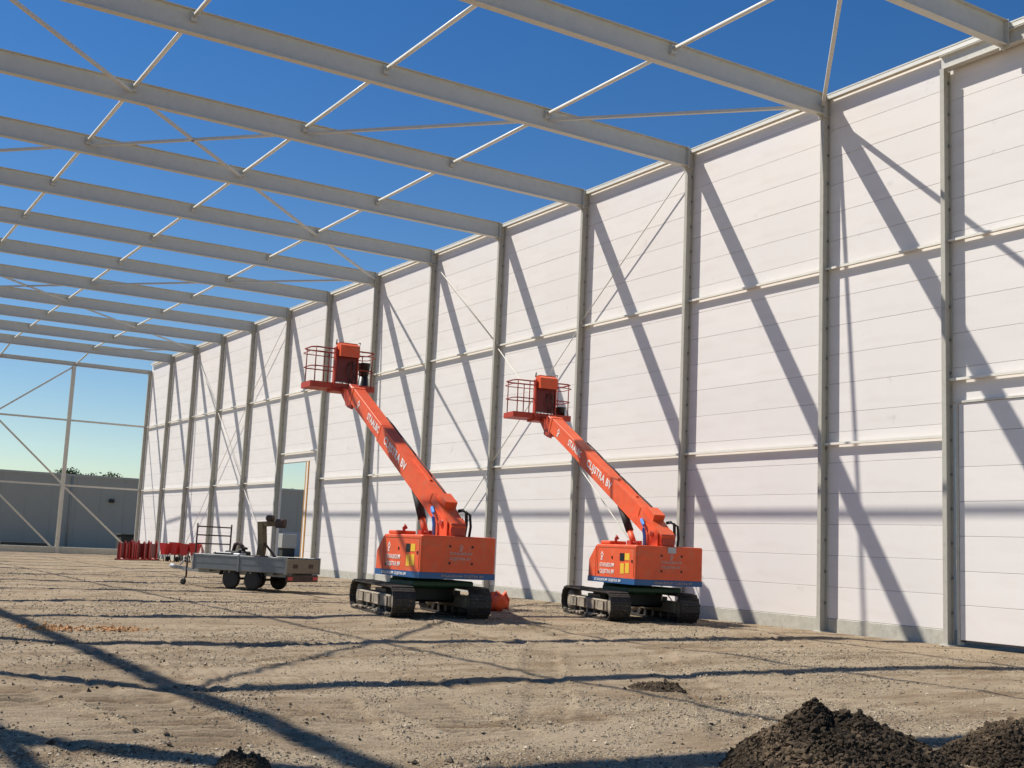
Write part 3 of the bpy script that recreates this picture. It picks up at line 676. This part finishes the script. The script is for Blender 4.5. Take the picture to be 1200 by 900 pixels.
    q = MB(); q.cyl(lo_+d_*.345, up_, .10, n=14); q.build('cylinder_sleeve', 'black_rubber', root)
    q = MB(); q.cyl((-.14, lo_.y, lo_.z), (.14, lo_.y, lo_.z), .09, n=12); q.box((-.16, lo_.y-.1, z2-.01), (-.10, lo_.y+.1, lo_.z+.1)); q.box((.10, lo_.y-.1, z2-.01), (.16, lo_.y+.1, lo_.z+.1)); q.each('cylinder_clevis', 'orange_dark', root)
    # hoses
    q = MB(); q.tube([(-.29, -1.30, z2-.02), (-.30, -1.31, 2.02), (-.31, -1.28, 2.16), (-.29, -1.20, 2.30), (-.24, -1.06, 2.38), (-.19, -.95, 2.40)], .042, 8); q.build('hose', 'blue_hose', root)
    q = MB(); q.tube([(.30, -1.62, z2-.02), (.34, -1.62, 2.05), (.33, -1.62, 2.3), (.27, -1.56, 2.36), (.22, -1.45, 2.34)], .038, 8); q.tube([(.40, -1.66, z2-.02), (.42, -1.68, 2.0), (.40, -1.66, 2.26), (.32, -1.6, 2.33)], .03, 8); q.each('hose', 'black_rubber', root)
    q = MB()
    for yy in (.5, 1.6, 2.7, 3.8): q.tube([(.07, yy, .36), (.08, yy+.5, .365), (.07, yy+1.1, .36)], .018, 6)
    q.xf(BM).each('cable_run', 'black_rubber', boom)
    # basket
    tip = BM @ Vector((0, LB, 0)); fy0, fy1, x0, x1 = 5.42, 6.17, -1.0, .85
    zf = tip.z+.13
    br_ = MB(); br_.prism([Vector((-.13, tip.y-.30, tip.z-.5)), Vector((-.13, tip.y+.0, tip.z-.42)), Vector((-.13, fy0+.18, zf+.05)), Vector((-.13, fy0-.08, zf+.05)), Vector((-.13, tip.y-.34, tip.z-.05))], (.05, 0, 0)); br_.prism([Vector((.05, tip.y-.30, tip.z-.45)), Vector((.05, tip.y+.0, tip.z-.42)), Vector((.05, fy0+.18, zf+.05)), Vector((.05, fy0-.08, zf+.05)), Vector((.05, tip.y-.34, tip.z-.05))], (.05, 0, 0)); br_.each('basket_bracket', 'orange_dark', root)
    fl = MB(); fl.box((x0, fy0, zf), (x1, fy1, zf+.04)); fl.box((x0, fy0-.012, zf+.002), (x1, fy0, zf+.16)); fl.box((x0, fy1, zf+.002), (x1, fy1+.012, zf+.16)); fl.box((x0-.012, fy0, zf+.002), (x0, fy1, zf+.16)); fl.box((x1, fy0, zf+.002), (x1+.012, fy1, zf+.16)); fl.box((-.35, fy0-.06, zf-.07), (.3, fy0+.5, zf-.002))
    bk = fl.build('basket_floor', 'orange_dark', root)
    def loop(zz, r_, ins=0):
        q = .12; a0, a1, b0, b1 = x0+ins, x1-ins, fy0+ins, fy1-ins
        pts = [(a0+q, b0), (a1-q, b0), (a1, b0+q), (a1, b1-q), (a1-q, b1), (a0+q, b1), (a0, b1-q), (a0, b0+q), (a0+q, b0)]
        return [(a, b, zz) for a, b in pts]
    rl = MB(); rl.tube(loop(zf+1.10, .02), .021, 8); rl.build('guard_rail', 'rail_red', root)
    rl = MB(); rl.tube(loop(zf+.58, .02), .017, 8); rl.build('guard_rail', 'rail_red', root)
    rl = MB(); rl.tube(loop(zf+.98, .02, -.03), .013, 8); rl.build('guard_rail', 'rail_red', root)
    for a, b in ((x0+.10, fy0), (x0+.48, fy0), (.30, fy0), (x1-.10, fy0), (x0+.10, fy1), (x0+.62, fy1), (.2, fy1), (x1-.1, fy1)):
        q = MB(); q.cyl((a, b, zf+.1), (a, b, zf+1.10), .017, n=8); q.build('guard_post', 'rail_red', root)
    # control console facing the boom
    cs = MB(); cs.box((-.30, fy0-.03, zf+.18), (.29, fy0+.02, zf+.92), bev=.01); cs.build('console_back', 'dark_red', root)
    cs = MB(); cs.box((-.36, fy0-.07, zf+.02), (-.31, fy0+.10, zf+1.16), bev=.012); cs.box((.29, fy0-.07, zf+.02), (.33, fy0+.10, zf+1.0), bev=.012); cs.each('console_cheek', 'orange_dark', root)
    cs = MB(); cs.prism([Vector((-.28, a, b)) for a, b in ((fy0-.24, zf+.88), (fy0+.14, zf+.94), (fy0+.14, zf+1.28), (fy0-.02, zf+1.28), (fy0-.22, zf+1.20))], (.56, 0, 0)); cs.build('control_box', 'orange', root)
    cs = MB(); cs.box((-.24, fy0-.03, zf+1.282), (.28, fy0+.12, zf+1.30)); cs.build('control_lid', 'orange', root)
    cs = MB(); cs.tube([(-.32, fy0-.02, zf+1.24), (-.33, fy0-.02, zf+1.36), (-.29, fy0+.1, zf+1.37), (-.28, fy0+.16, zf+1.25)], .014, 6); cs.tube([(.33, fy0-.02, zf+1.1), (.36, fy0-.02, zf+1.34), (.36, fy0+.1, zf+1.35)], .014, 6); cs.each('control_guard', 'black_metal', root)
    cs = MB(); cs.tube([(.05, fy0-.06, zf+.75), (.0, fy0-.12, zf+.5), (.08, fy0-.11, zf+.3), (.04, fy0-.1, zf+.1), (.1, tip.y-.1, tip.z+.1)], .02, 6); cs.tube([(.14, fy0-.06, zf+.8), (.2, fy0-.13, zf+.5), (.12, fy0-.12, zf+.2), (.05, tip.y-.15, tip.z+.05)], .018, 6); cs.tube([(.22, fy0-.06, zf+.7), (.12, fy0-.12, zf+.55), (.22, fy0-.11, zf+.35), (.1, tip.y-.1, tip.z)], .016, 6); cs.each('cable_loop', 'rust_dark', root)
    cs = MB(); cs.box((-.30, fy0-.062, zf+.17), (-.02, fy0-.051, zf+.195)); cs.build('label_strip', 'light_grey', root)
    return root, zf, (x0, x1, fy0, fy1)
l1, zf1, bx1 = boom_lift(12.796, 24.378, R(2.7), 29.0, 'orange crawler boom lift on the left, nearer the trailer, two black buckets aboard', 0)
l2, zf2, bx2 = boom_lift(18.281, 23.638, R(9.1), 26.4, 'orange crawler boom lift close to the white wall, grey plate on its counterweight', 1)
def bucket(root, x, y, z, flip, label, s=1.0, hh=.42):
    m = MB(); r0, r1 = .13*s, .175*s
    prof = [(0, r0), (hh, r1), (hh+.015, r1+.012), (hh+.03, r1+.01), (hh+.03, r1-.012), (.03, r0-.01)] if not flip else [(0, r1+.01), (.03, r1+.012), (.045, r1), (hh, r0), (hh+.01, r0-.02)]
    m.lathe((0, 0, 0), (0, 0, 1), prof, 20); o = m.build('bucket', 'bucket_black'); o.matrix_world = root.matrix_world @ Matrix.Translation((x, y, z))
    bpy.context.view_layer.update(); return tag(o, label, 'bucket', 'black buckets in lift baskets')
bpy.context.view_layer.update()
bucket(l1, .60, bx1[2]+.20, zf1+.045, True, 'black bucket standing in the left lift basket, lower of two', hh=.38)
bucket(l1, .60, bx1[2]+.20, zf1+.045+.40, False, 'black bucket flared towards the top, stacked on another in the left lift basket', hh=.34)
bucket(l2, .58, bx2[2]+.20, zf2+.045, False, 'black bucket in the basket of the lift near the wall', hh=.34)

# ------------------------------------------------------------------ trailer
A = Vector((.522, -.856, 0)); TC = Vector((12.72*.965, 34.86*.965, .055)); trz = math.atan2(A.y, A.x)     # local +X to the rear, +Y to the far side
trailer = tag(empty('flatbed_trailer', TC, trz), 'grey aluminium flatbed trailer with tandem wheels parked near the doorway', 'trailer'); trailer.scale = (.965, .965, .965)
L2, W2, zb0, zb1 = 1.74, .82, .60, 1.0
q = MB(); q.box((-L2, -W2, zb0-.06), (L2, W2, zb0), bev=.01); q.build('bed', 'wood_board', trailer)
q = MB()
for yy in (-.55, .55): q.box((-L2, yy-.04, zb0-.17), (L2, yy+.04, zb0-.062))
for xx in (-1.2, -.4, .4, 1.2): q.box((xx-.03, -.75, zb0-.12), (xx+.03, .75, zb0-.0625))
q.build('chassis', 'galv', trailer)
for s in (-1, 1):
    for a, b in ((-L2, -.02), (.02, L2)):
        q = MB(); q.box((a+.01, s*W2-.015, zb0-.05), (b-.01, s*W2+.015, zb1-.02), bev=.006); q.box((a+.01, s*W2-.022, zb1-.06), (b-.01, s*W2+.022, zb1), bev=.006); q.box((a+.01, s*W2-.02, zb0+.14), (b-.01, s*W2+.02, zb0+.17)); q.build('side_board', 'aluminium', trailer)
    for xx in (-L2-.0, .0, L2):
        q = MB(); q.box((xx-.03, s*W2-.03, zb0-.08), (xx+.03, s*W2+.03, zb1+.01)); q.build('stake_post', 'galv', trailer)
q = MB(); q.box((-L2-.015, -W2+.03, zb0-.05), (-L2+.015, W2-.03, zb1), bev=.006); q.build('front_board', 'aluminium', trailer)
q = MB(); q.box((L2-.015, -W2+.035, zb0-.04), (L2+.02, W2-.035, zb1-.03), bev=.006); q.build('tail_board', 'wood_board', trailer)
for yy in (-.38, .38):
    q = MB(); q.box((L2+.021, yy-.11, zb0+.10), (L2+.03, yy+.11, zb0+.22)); q.build('tail_latch', 'rust_dark', trailer)
q = MB(); q.box((L2-.02, -W2+.05, zb0-.30), (L2+.03, W2-.05, zb0-.10), bev=.01); q.build('rear_light_bar', 'rust_dark', trailer)
for yy in (-.62, .62):
    q = MB(); q.box((L2+.031, yy-.12, zb0-.25), (L2+.04, yy+.12, zb0-.15)); q.build('tail_light', 'red_plastic', trailer)
for s in (-1, 1):
    for xx in (-.40, .42):
        q = MB(); q.lathe((xx, s*.62-.09, .30), (0, 1, 0), [(0, .18), (.01, .25), (.03, .292), (.07, .30), (.11, .30), (.15, .292), (.17, .25), (.18, .18)], 24); wh = q.build('wheel', 'black_rubber', trailer)
        q = MB(); q.lathe((xx, s*.62-.085, .30), (0, 1, 0), [(-.004, .05), (.0, .17), (.015, .182), (.155, .182), (.17, .17), (.174, .05)], 20); q.build('rim', 'dark_stuff', wh)
    q = MB(); q.cyl((-.40, -.6, .30), (-.40, .6, .30), .035); q.cyl((.42, -.6, .30), (.42, .6, .30), .035); q.each('axle', 'black_metal', trailer) if s > 0 else None
    pts = [(-.80, s*.71, .40), (-.72, s*.71, .60), (-.4, s*.71, .66), (.42, s*.71, .66), (.74, s*.71, .60), (.82, s*.71, .40)]
    q = MB()
    for a, b in zip(pts[:-1], pts[1:]): q.bar(Vector(a)-Vector((0, s*.09, 0)), Vector(b)-Vector((0, s*.09, 0)), .20, .012)
    q.build('mudguard', 'black_metal', trailer)
q = MB(); q.bar((-L2, -.5, zb0-.12), (-L2-1.1, 0, zb0-.12), .06, .09); q.bar((-L2, .5, zb0-.12), (-L2-1.1, 0, zb0-.12), .06, .09); q.bar((-L2-1.0, 0, zb0-.11), (-L2-1.5, 0, zb0-.05), .08, .10); q.build('drawbar', 'galv', trailer)
q = MB(); q.lathe((-L2-1.5, 0, zb0-.06), (1, 0, -.2), [(-.15, .03), (-.14, .07), (0, .075), (.12, .05)], 12); q.cyl((-L2-1.25, -.02, zb0+.0), (-L2-1.05, -.02, zb0+.18), .025); q.build('coupling', 'light_grey', trailer)
q = MB(); q.cyl((-L2-.85, -.14, .25), (-L2-.85, -.14, .95), .03); q.build('jockey_leg', 'rust_dark', trailer)
q = MB(); q.lathe((-L2-.95, -.18, .10), (0, 1, 0), [(0, .05), (.005, .09), (.02, .10), (.06, .10), (.075, .09), (.08, .05)], 16); q.bar((-L2-.85, -.14, .27), (-L2-.95, -.14, .10), .03, .03); q.build('jockey_wheel', 'black_rubber', trailer)
rack = MB()
for yy in (-.78, .80): rack.cyl((-L2+.02, yy, zb0), (-L2+.02, yy, zb1+.92), .026)
rk = rack.build('headboard_rack', 'rust_dark', trailer)
for zz in (zb1+.30, zb1+.56, zb1+.82):
    q = MB(); q.cyl((-L2+.02, -.78, zz), (-L2+.02, .80, zz), .022); q.build('rack_bar', 'rust_dark', rk)
bpy.context.view_layer.update()
def on_trailer(name, mb, m, label, cat, parts=()):
    o = mb.build(name, m); o.matrix_world = trailer.matrix_world.copy(); tag(o, label, cat)
    for nm, pm, mm in parts: pm.build(nm, mm, o)
    return o
cx_ = .05
q = MB(); q.bar((cx_, .05, zb0), (cx_+.10, .05, zb0+.75), .19, .20, (0, 1, 0)); q.bar((cx_+.10, .05, zb0+.72), (cx_+.02, .05, zb0+1.42), .20, .20, (0, 1, 0))
p1 = MB(); p1.bar((cx_-.08, .05, zb0+1.36), (cx_+.85, .05, zb0+1.42), .18, .15); p2 = MB(); p2.box((cx_+.58, -.06, zb0+1.27), (cx_+.90, .16, zb0+1.54), None, .04); p2.lathe((cx_+.34, -.08, zb0+1.55), (0, 1, 0), [(0, .07), (.01, .10), (.22, .10), (.23, .07)], 12)
p3 = MB(); p3.bar((cx_+.12, .05, zb0+.85), (cx_+.95, .05, zb0+.08), .05, .05); p4 = MB(); p4.box((cx_-.18, -.16, zb0), (cx_+.2, .26, zb0+.42), None, .02)
on_trailer('davit_crane', q, 'rusty_olive', 'rusty olive loading crane standing on the trailer bed', 'crane', (('crane_arm', p1, 'rusty_olive'), ('winch', p2, 'rust_dark'), ('crane_stay', p3, 'rust_dark'), ('crane_base', p4, 'rust_dark')))
q = MB(); q.box((-1.2, -.55, zb0), (-.55, -.05, zb0+.42), None, .02); p1 = MB(); p1.box((-1.22, -.57, zb0+.421), (-.53, -.03, zb0+.47), None, .01)
on_trailer('tool_case', q, 'black_metal', 'dark tool case with pale lid at the front of the trailer bed', 'case', (('lid', p1, 'aluminium'),))
q = MB(); q.tube([(-1.0, .1, zb0+.5), (-.9, .05, zb0+.72), (-.72, .0, zb0+.78), (-.55, -.02, zb0+.66), (-.5, 0, zb0+.5)], .06, 8); p1 = MB(); p1.box((-1.15, -.15, zb0), (-.4, .25, zb0+.52), None, .04); p2 = MB(); p2.cyl((-.7, .0, zb0+.66), (-.35, -.05, zb0+.60), .05, .035)
on_trailer('generator', q, 'rust_dark', 'small dark generator with carry handle behind the tool case on the trailer', 'generator', (('motor_block', p1, 'dark_stuff'), ('spout', p2, 'rust_dark')))
q = MB(); q.box((-.42, -.62, zb0), (-.15, -.30, zb0+.46), None, .03); p1 = MB(); p1.cyl((-.29, -.46, zb0+.46), (-.29, -.46, zb0+.56), .06)
on_trailer('jerrycan', q, 'light_grey', 'pale grey canister beside the crane foot on the trailer', 'canister', (('cap', p1, 'black_rubber'),))
for k, (a, b, c_, h_) in enumerate(((.40, 1.55, -.52, .13), (.55, 1.66, -.20, .11), (.45, 1.60, .18, .16))):
    q = MB(); q.box((a, c_, zb0+.24), (b, c_+.24, zb0+.24+h_), None, .01); p1 = MB(); p1.box((a+.1, c_+.02, zb0), (a+.2, c_+.2, zb0+.24)); p1.box((b-.2, c_+.02, zb0), (b-.1, c_+.2, zb0+.24))
    on_trailer('steel_section', q, ('dark_stuff', 'rust_dark', 'black_metal')[k], ('dark flat steel section nearest the outer trailer side board', 'rusty brown steel section in the middle of the trailer bed', 'black steel section along the inner side of the trailer bed')[k], 'steel section', (('packer', p1, 'wood_board'),))

# ------------------------------------------------------------------ red barriers and tubs by the far corner
def red_barrier(x, y, rz, label, h=1.05):
    root = tag(empty('red_barrier', (x, y, 0), rz), label, 'barrier', 'red barriers by the far corner column')
    q = MB(); q.prism([Vector((-.03, a, b)) for a, b in ((-.55, .12), (.55, .12), (.55, .92), (-.55, .92))], (.06, 0, 0)); q.build('panel', 'dark_red', root)
    for s in (-.48, .48):
        q = MB(); q.prism([Vector((a, s-.05, b)) for a, b in ((-.09, .02), (.09, .02), (.085, h-.2), (.0, h), (-.085, h-.2))], (0, .10, 0)); q.build('post', 'red_plastic', root)
        q = MB(); q.box((-.22, s-.07, 0), (.22, s+.07, .06), bev=.015); q.build('foot', 'red_plastic', root)
    return root
bl = ['red barrier at the far left end of the row under the gable brace', 'second red barrier from the left end of the row', 'third red barrier from the left end of the row', 'third red barrier from the right end of the row', 'second red barrier from the right, standing just before the corner column', 'red barrier at the right end of the row, beside the corner column']
for k in range(6):
    red_barrier(16.85+.40*k+(.10 if k > 3 else 0), 67.2+.40*k, R(-42+random.uniform(-8, 8)), bl[k], 1.0+.06*(k % 3))
tl = ['red tub on dark legs at the left of the group', 'red tub on dark legs second from the left', 'red tub on dark legs second from the right', 'red tub on dark legs at the right of the group nearest the trailer']
for k in range(4):
    root = tag(empty('red_tub', (19.0+.46*k, 66.7-.30*k, 0), R(20+13*k)), tl[k], 'tub', 'red tubs on legs by the far wall')
    q = MB(); b0, b1, z0_, z1_ = .17, .30, .38, 1.02+.06*(k % 2)
    vs = [(-b0, -b0, z0_), (b0, -b0, z0_), (b0, b0, z0_), (-b0, b0, z0_), (-b1*.7, -b1, z1_), (b1, -b1, z1_-.06), (b1, b1, z1_-.06), (-b1*.7, b1, z1_), (-b1*.7+.04, -b1+.04, z1_), (b1-.04, -b1+.04, z1_-.06), (b1-.04, b1-.04, z1_-.06), (-b1*.7+.04, b1-.04, z1_), (-b0+.05, -b0+.05, z0_+.3), (b0-.05, -b0+.05, z0_+.3), (b0-.05, b0-.05, z0_+.3), (-b0+.05, b0-.05, z0_+.3)]
    q.add(vs, [(3, 2, 1, 0)]+[(i, (i+1) % 4, 4+(i+1) % 4, 4+i) for i in range(4)]+[(4+i, 4+(i+1) % 4, 8+(i+1) % 4, 8+i) for i in range(4)]+[(8+i, 8+(i+1) % 4, 12+(i+1) % 4, 12+i) for i in range(4)]+[(12, 13, 14, 15)])
    q.build('tub', 'red_plastic', root)
    for a, b in ((-.2, -.2), (.2, -.2), (.2, .2), (-.2, .2)):
        q = MB(); q.cyl((a*.9, b*.9, .38), (a*1.15, b*1.15, 0), .022); q.build('leg', 'black_metal', root)
    q = MB(); q.lathe((.2, -.05, .15), (0, 1, 0), [(0, .05), (.01, .13), (.05, .15), (.09, .13), (.1, .05)], 14); q.build('wheel', 'black_rubber', root)

# ------------------------------------------------------------------ dirt mounds
def mound(x, y, rad, h, label, seed, sharp=1.0, n=120, m='soil', clods=2600, csz=.0068, peaks=()):
    u = np.linspace(-1.25, 1.25, n); U, V = np.meshgrid(u, u); rr_ = np.hypot(U, V)
    X = x+U*rad; Y = y+V*rad
    ang = 1+.35*fbm(U*1.7+seed, V*1.7, 3)
    prof = np.clip(1-rr_*ang, 0, 1)**sharp*h
    for (a, b, hh, rr2) in peaks: prof = np.maximum(prof, hh*np.clip(1-np.hypot(X-a, Y-b)/rr2*(1+.3*fbm(X*3, Y*3+seed, 2)), 0, 1)**.95)
    zz = prof*(1+.5*fbm(X*3.2+seed, Y*3.2, 3))+np.clip(prof/h, 0, .5)*2*(.10*h*fbm(X*9, Y*9+seed, 4, .65)+.12*np.abs(fbm(X*17, Y*17, 3, .7)))
    gz = ground_z(X, Y); zz = gz+zz-.03*(prof < .004)
    co = np.stack([X-x, Y-y, zz], -1).reshape(-1, 3).astype('f'); idx = np.arange(n*n).reshape(n, n)
    me = np_mesh('dirt_mound', co, np.stack([idx[:-1, :-1], idx[:-1, 1:], idx[1:, 1:], idx[1:, :-1]], -1).reshape(-1, 4)); me.materials.append(MATS[m])
    o = link(bpy.data.objects.new('dirt_mound', me)); o.location = (x, y, 0); tag(o, label, 'dirt mound')
    pr = prof.ravel(); pick = RNG.choice(n*n, clods, p=np.clip(pr, .0, None)**.5/np.sum(np.clip(pr, 0, None)**.5))
    P_ = co[pick]+RNG.normal(0, rad/n, (clods, 3))*[1, 1, .2]
    szs = np.clip(np.exp(RNG.normal(math.log(csz), .65, clods)), .003, csz*4.2); szs[RNG.random(clods) < .010] *= 1.5; szs = np.minimum(szs, .045*rad)
    c_ = np.tile([[.072, .051, .031]], (clods, 1))*(.55+.9*RNG.random((clods, 1)))*(1+np.clip(4.5*fbm((P_[:, :1]+x)*2.3+seed, (P_[:, 1:2]+y)*2.3, 3), -.45, 1.3))
    stone_field('clods', P_[:, 0], P_[:, 1], P_[:, 2]-szs*.25, szs, c_, .7+.3*RNG.random(clods), CLOD, None, o, rounded=True)
    return o
mound(6.80, 6.15, .90, .42, 'large dark brown soil mound in the right foreground', 3.1, .85, 320, clods=34000, peaks=((6.58, 6.30, .50, .62), (6.95, 6.15, .42, .60), (7.25, 6.05, .28, .55)))
mound(8.62, 6.05, .55, .34, 'smaller soil mound at the bottom right corner', 9.4, .8, 200, clods=12000)
mound(2.83, 7.72, .19, .10, 'small dark soil heap at the bottom edge, left of centre', 5.7, .7, 60, clods=900, csz=.009)
mound(8.72, 10.7, .34, .05, 'flat dark soil scrap on sand in front of the right lift', 1.3, .6, 70, clods=420, csz=.010)

# ------------------------------------------------------------------ orange bits by the left lift
def sack(x, y, s, label, m, name, seed, cat):
    n1, n2 = 18, 12; vs = []; rng = np.random.default_rng(seed); off = rng.random(3)*9
    for i in range(n2+1):
        t_ = math.pi*i/n2
        for k in range(n1):
            a = 2*math.pi*k/n1; d = Vector((math.sin(t_)*math.cos(a), math.sin(t_)*math.sin(a), math.cos(t_)))
            w_ = 1+.22*math.sin(3*a+off[0])*math.sin(t_*2+off[1])+.12*math.sin(7*a+4*t_+off[2]); vs.append((d.x*s[0]*w_, d.y*s[1]*w_, max(0, s[2]*(1+d.z*w_))))
    q = MB(); q.add(vs, [(i*n1+k, i*n1+(k+1) % n1, (i+1)*n1+(k+1) % n1, (i+1)*n1+k) for i in range(n2) for k in range(n1)], True)
    o = q.build(name, m); o.location = (x, y, float(base_z(x, y))); q = MB(); q.tube([(s[0]*.6, 0, s[2]*1.5), (s[0]*.9, -.03, s[2]*2.05), (s[0]*1.25, 0, s[2]*1.3), (s[0]*1.2, .02, .05)], .05, 8); q.build('strap', 'orange', o)
    return tag(o, label, cat)
sack(15.35*.945, 25.1*.945, (.26, .22, .21), 'crumpled orange bag on the ground between the two lifts', 'orange', 'orange_bag', 4, 'bag')
q = MB(); q.box((-.13, -.10, 0), (.13, .10, .36), None, .03); o = q.build('fuel_can', 'orange'); o.location = (12.55, 24.45, .11); tag(o, 'orange can on the ground between the tracks of the left lift', 'can')
q = MB(); q.tube([(-.08, 0, .35), (-.07, 0, .45), (.05, 0, .45), (.08, 0, .35)], .018, 6); q.build('handle', 'orange_dark', o); q = MB(); q.box((-.14, -.115, .002), (.14, -.1005, .13)); q.build('label_plate', 'muddy', o)

# ------------------------------------------------------------------ background
bld = tag(empty('grey_warehouse', (20, 105, 0)), 'long low dark grey warehouse behind the far gable', 'building')
q = MB(); q.box((-90, 0, -.5), (60, 30, 6.0)); q.build('wall', 'grey_clad', bld)
q = MB(); q.box((-90.1, -.06, 6.0), (60.1, 30.1, 6.18)); q.build('roof_coping', 'grey_trim', bld)
for k in range(-5, 5):
    q = MB(); q.cyl((k*12+1.5, -.08, 0), (k*12+1.5, -.08, 5.95), .06, n=8); q.build('downpipe', 'grey_clad', bld)
for k in range(-40, 30):
    q = MB(); q.box((k*2.0-.03, -.02, .0), (k*2.0+.03, .01, 5.98)); q.build('panel_joint', 'grey_clad', bld)
q = MB(); q.box((4.7, -.25, 3.95), (5.1, -.02, 4.25)); q.build('wall_lamp', 'dark_stuff', bld)
q = MB(); q.box((20.6, -.05, .0), (22.6, .02, 2.2)); q.build('door', 'light_grey', bld)
o = MB(); o.box((23.3, 94, 0), (25.6, 95.6, 1.25), None, .06); o.box((23.2, 93.9, 1.25), (25.7, 95.7, 1.36), None, .03); o = o.build('waste_container', 'dark_stuff'); tag(o, 'dark container by the grey warehouse beside the corner column', 'container')
o = MB()
for k in range(3): o.box((14.3+.02*k, 92, .12*k+.1), (17.6-.03*k, 93, .12*k+.2))
o.box((14.6, 92.1, -.05), (14.8, 92.9, .1)); o.box((17, 92.1, -.05), (17.2, 92.9, .1)); o = o.build('plank_stack', 'dark_stuff'); tag(o, 'low dark plank stack behind the far gable plinth', 'plank stack')
o = MB(); o.box((37.2, 96, .75), (38.5, 97, 1.95), None, .03); o = o.build('switch_cabinet', 'grey_trim'); tag(o, 'light grey cabinet seen through the wall doorway', 'cabinet')
q = MB(); q.box((37.3, 96.1, 0), (38.4, 96.9, .75)); q.build('cabinet_base', 'dark_stuff', o)
def tree(x, y, h, crown, label, seed):
    root = tag(empty('tree', (x, y, 0)), label, 'tree', 'trees beyond the grey warehouse'); rng = random.Random(seed)
    q = MB(); q.cyl((0, 0, -.3), (0, 0, h*.75), .22, .08, 8)
    tips = []
    for k in range(14):
        a = rng.uniform(0, 6.28); z = h*rng.uniform(.4, .8); e = Vector((math.cos(a)*crown*rng.uniform(.5, 1), math.sin(a)*crown*rng.uniform(.5, 1), z+rng.uniform(.3, .22*h))); q.cyl((0, 0, z*.85), e, .06, .02, 6); tips.append(e)
    q.build('trunk', 'bark', root)
    n = 5200; T_ = np.array(tips); c = T_[np.random.default_rng(seed).integers(0, len(T_), n)]; g = np.random.default_rng(seed+1)
    c = c+g.normal(0, .42, (n, 3))*[1, 1, .75]
    d1 = g.normal(0, 1, (n, 3)); d1 /= np.linalg.norm(d1, axis=1, keepdims=True); d2 = np.cross(d1, g.normal(0, 1, (n, 3))); d2 /= np.linalg.norm(d2, axis=1, keepdims=True)
    s = (.10+.10*g.random((n, 1))); co = np.stack([c-d1*s, c+d2*s*.5, c+d1*s, c-d2*s*.5], 1).reshape(-1, 3).astype('f')
    me = np_mesh('crown', co, np.arange(n*4).reshape(n, 4), False); me.materials.append(MATS['leaf']); tag(link(bpy.data.objects.new('crown', me), root))
tree(32.6, 140, 7.9, 1.3, 'round tree top showing above the grey warehouse roof beside the corner column', 1)
tree(27.6, 142, 7.9, 1.9, 'low dark tree top above the grey warehouse, left of the corner column tree', 2)
tree(29.8, 141, 7.6, 1.5, 'small tree top between the other two above the grey warehouse', 3)
tree(20.0, 142, 6.9, 1.0, 'tiny tree top at the left edge above the grey warehouse', 4)
tree(67.5, 170, 9.4, 2.6, 'far tree seen high in the doorway opening', 5)
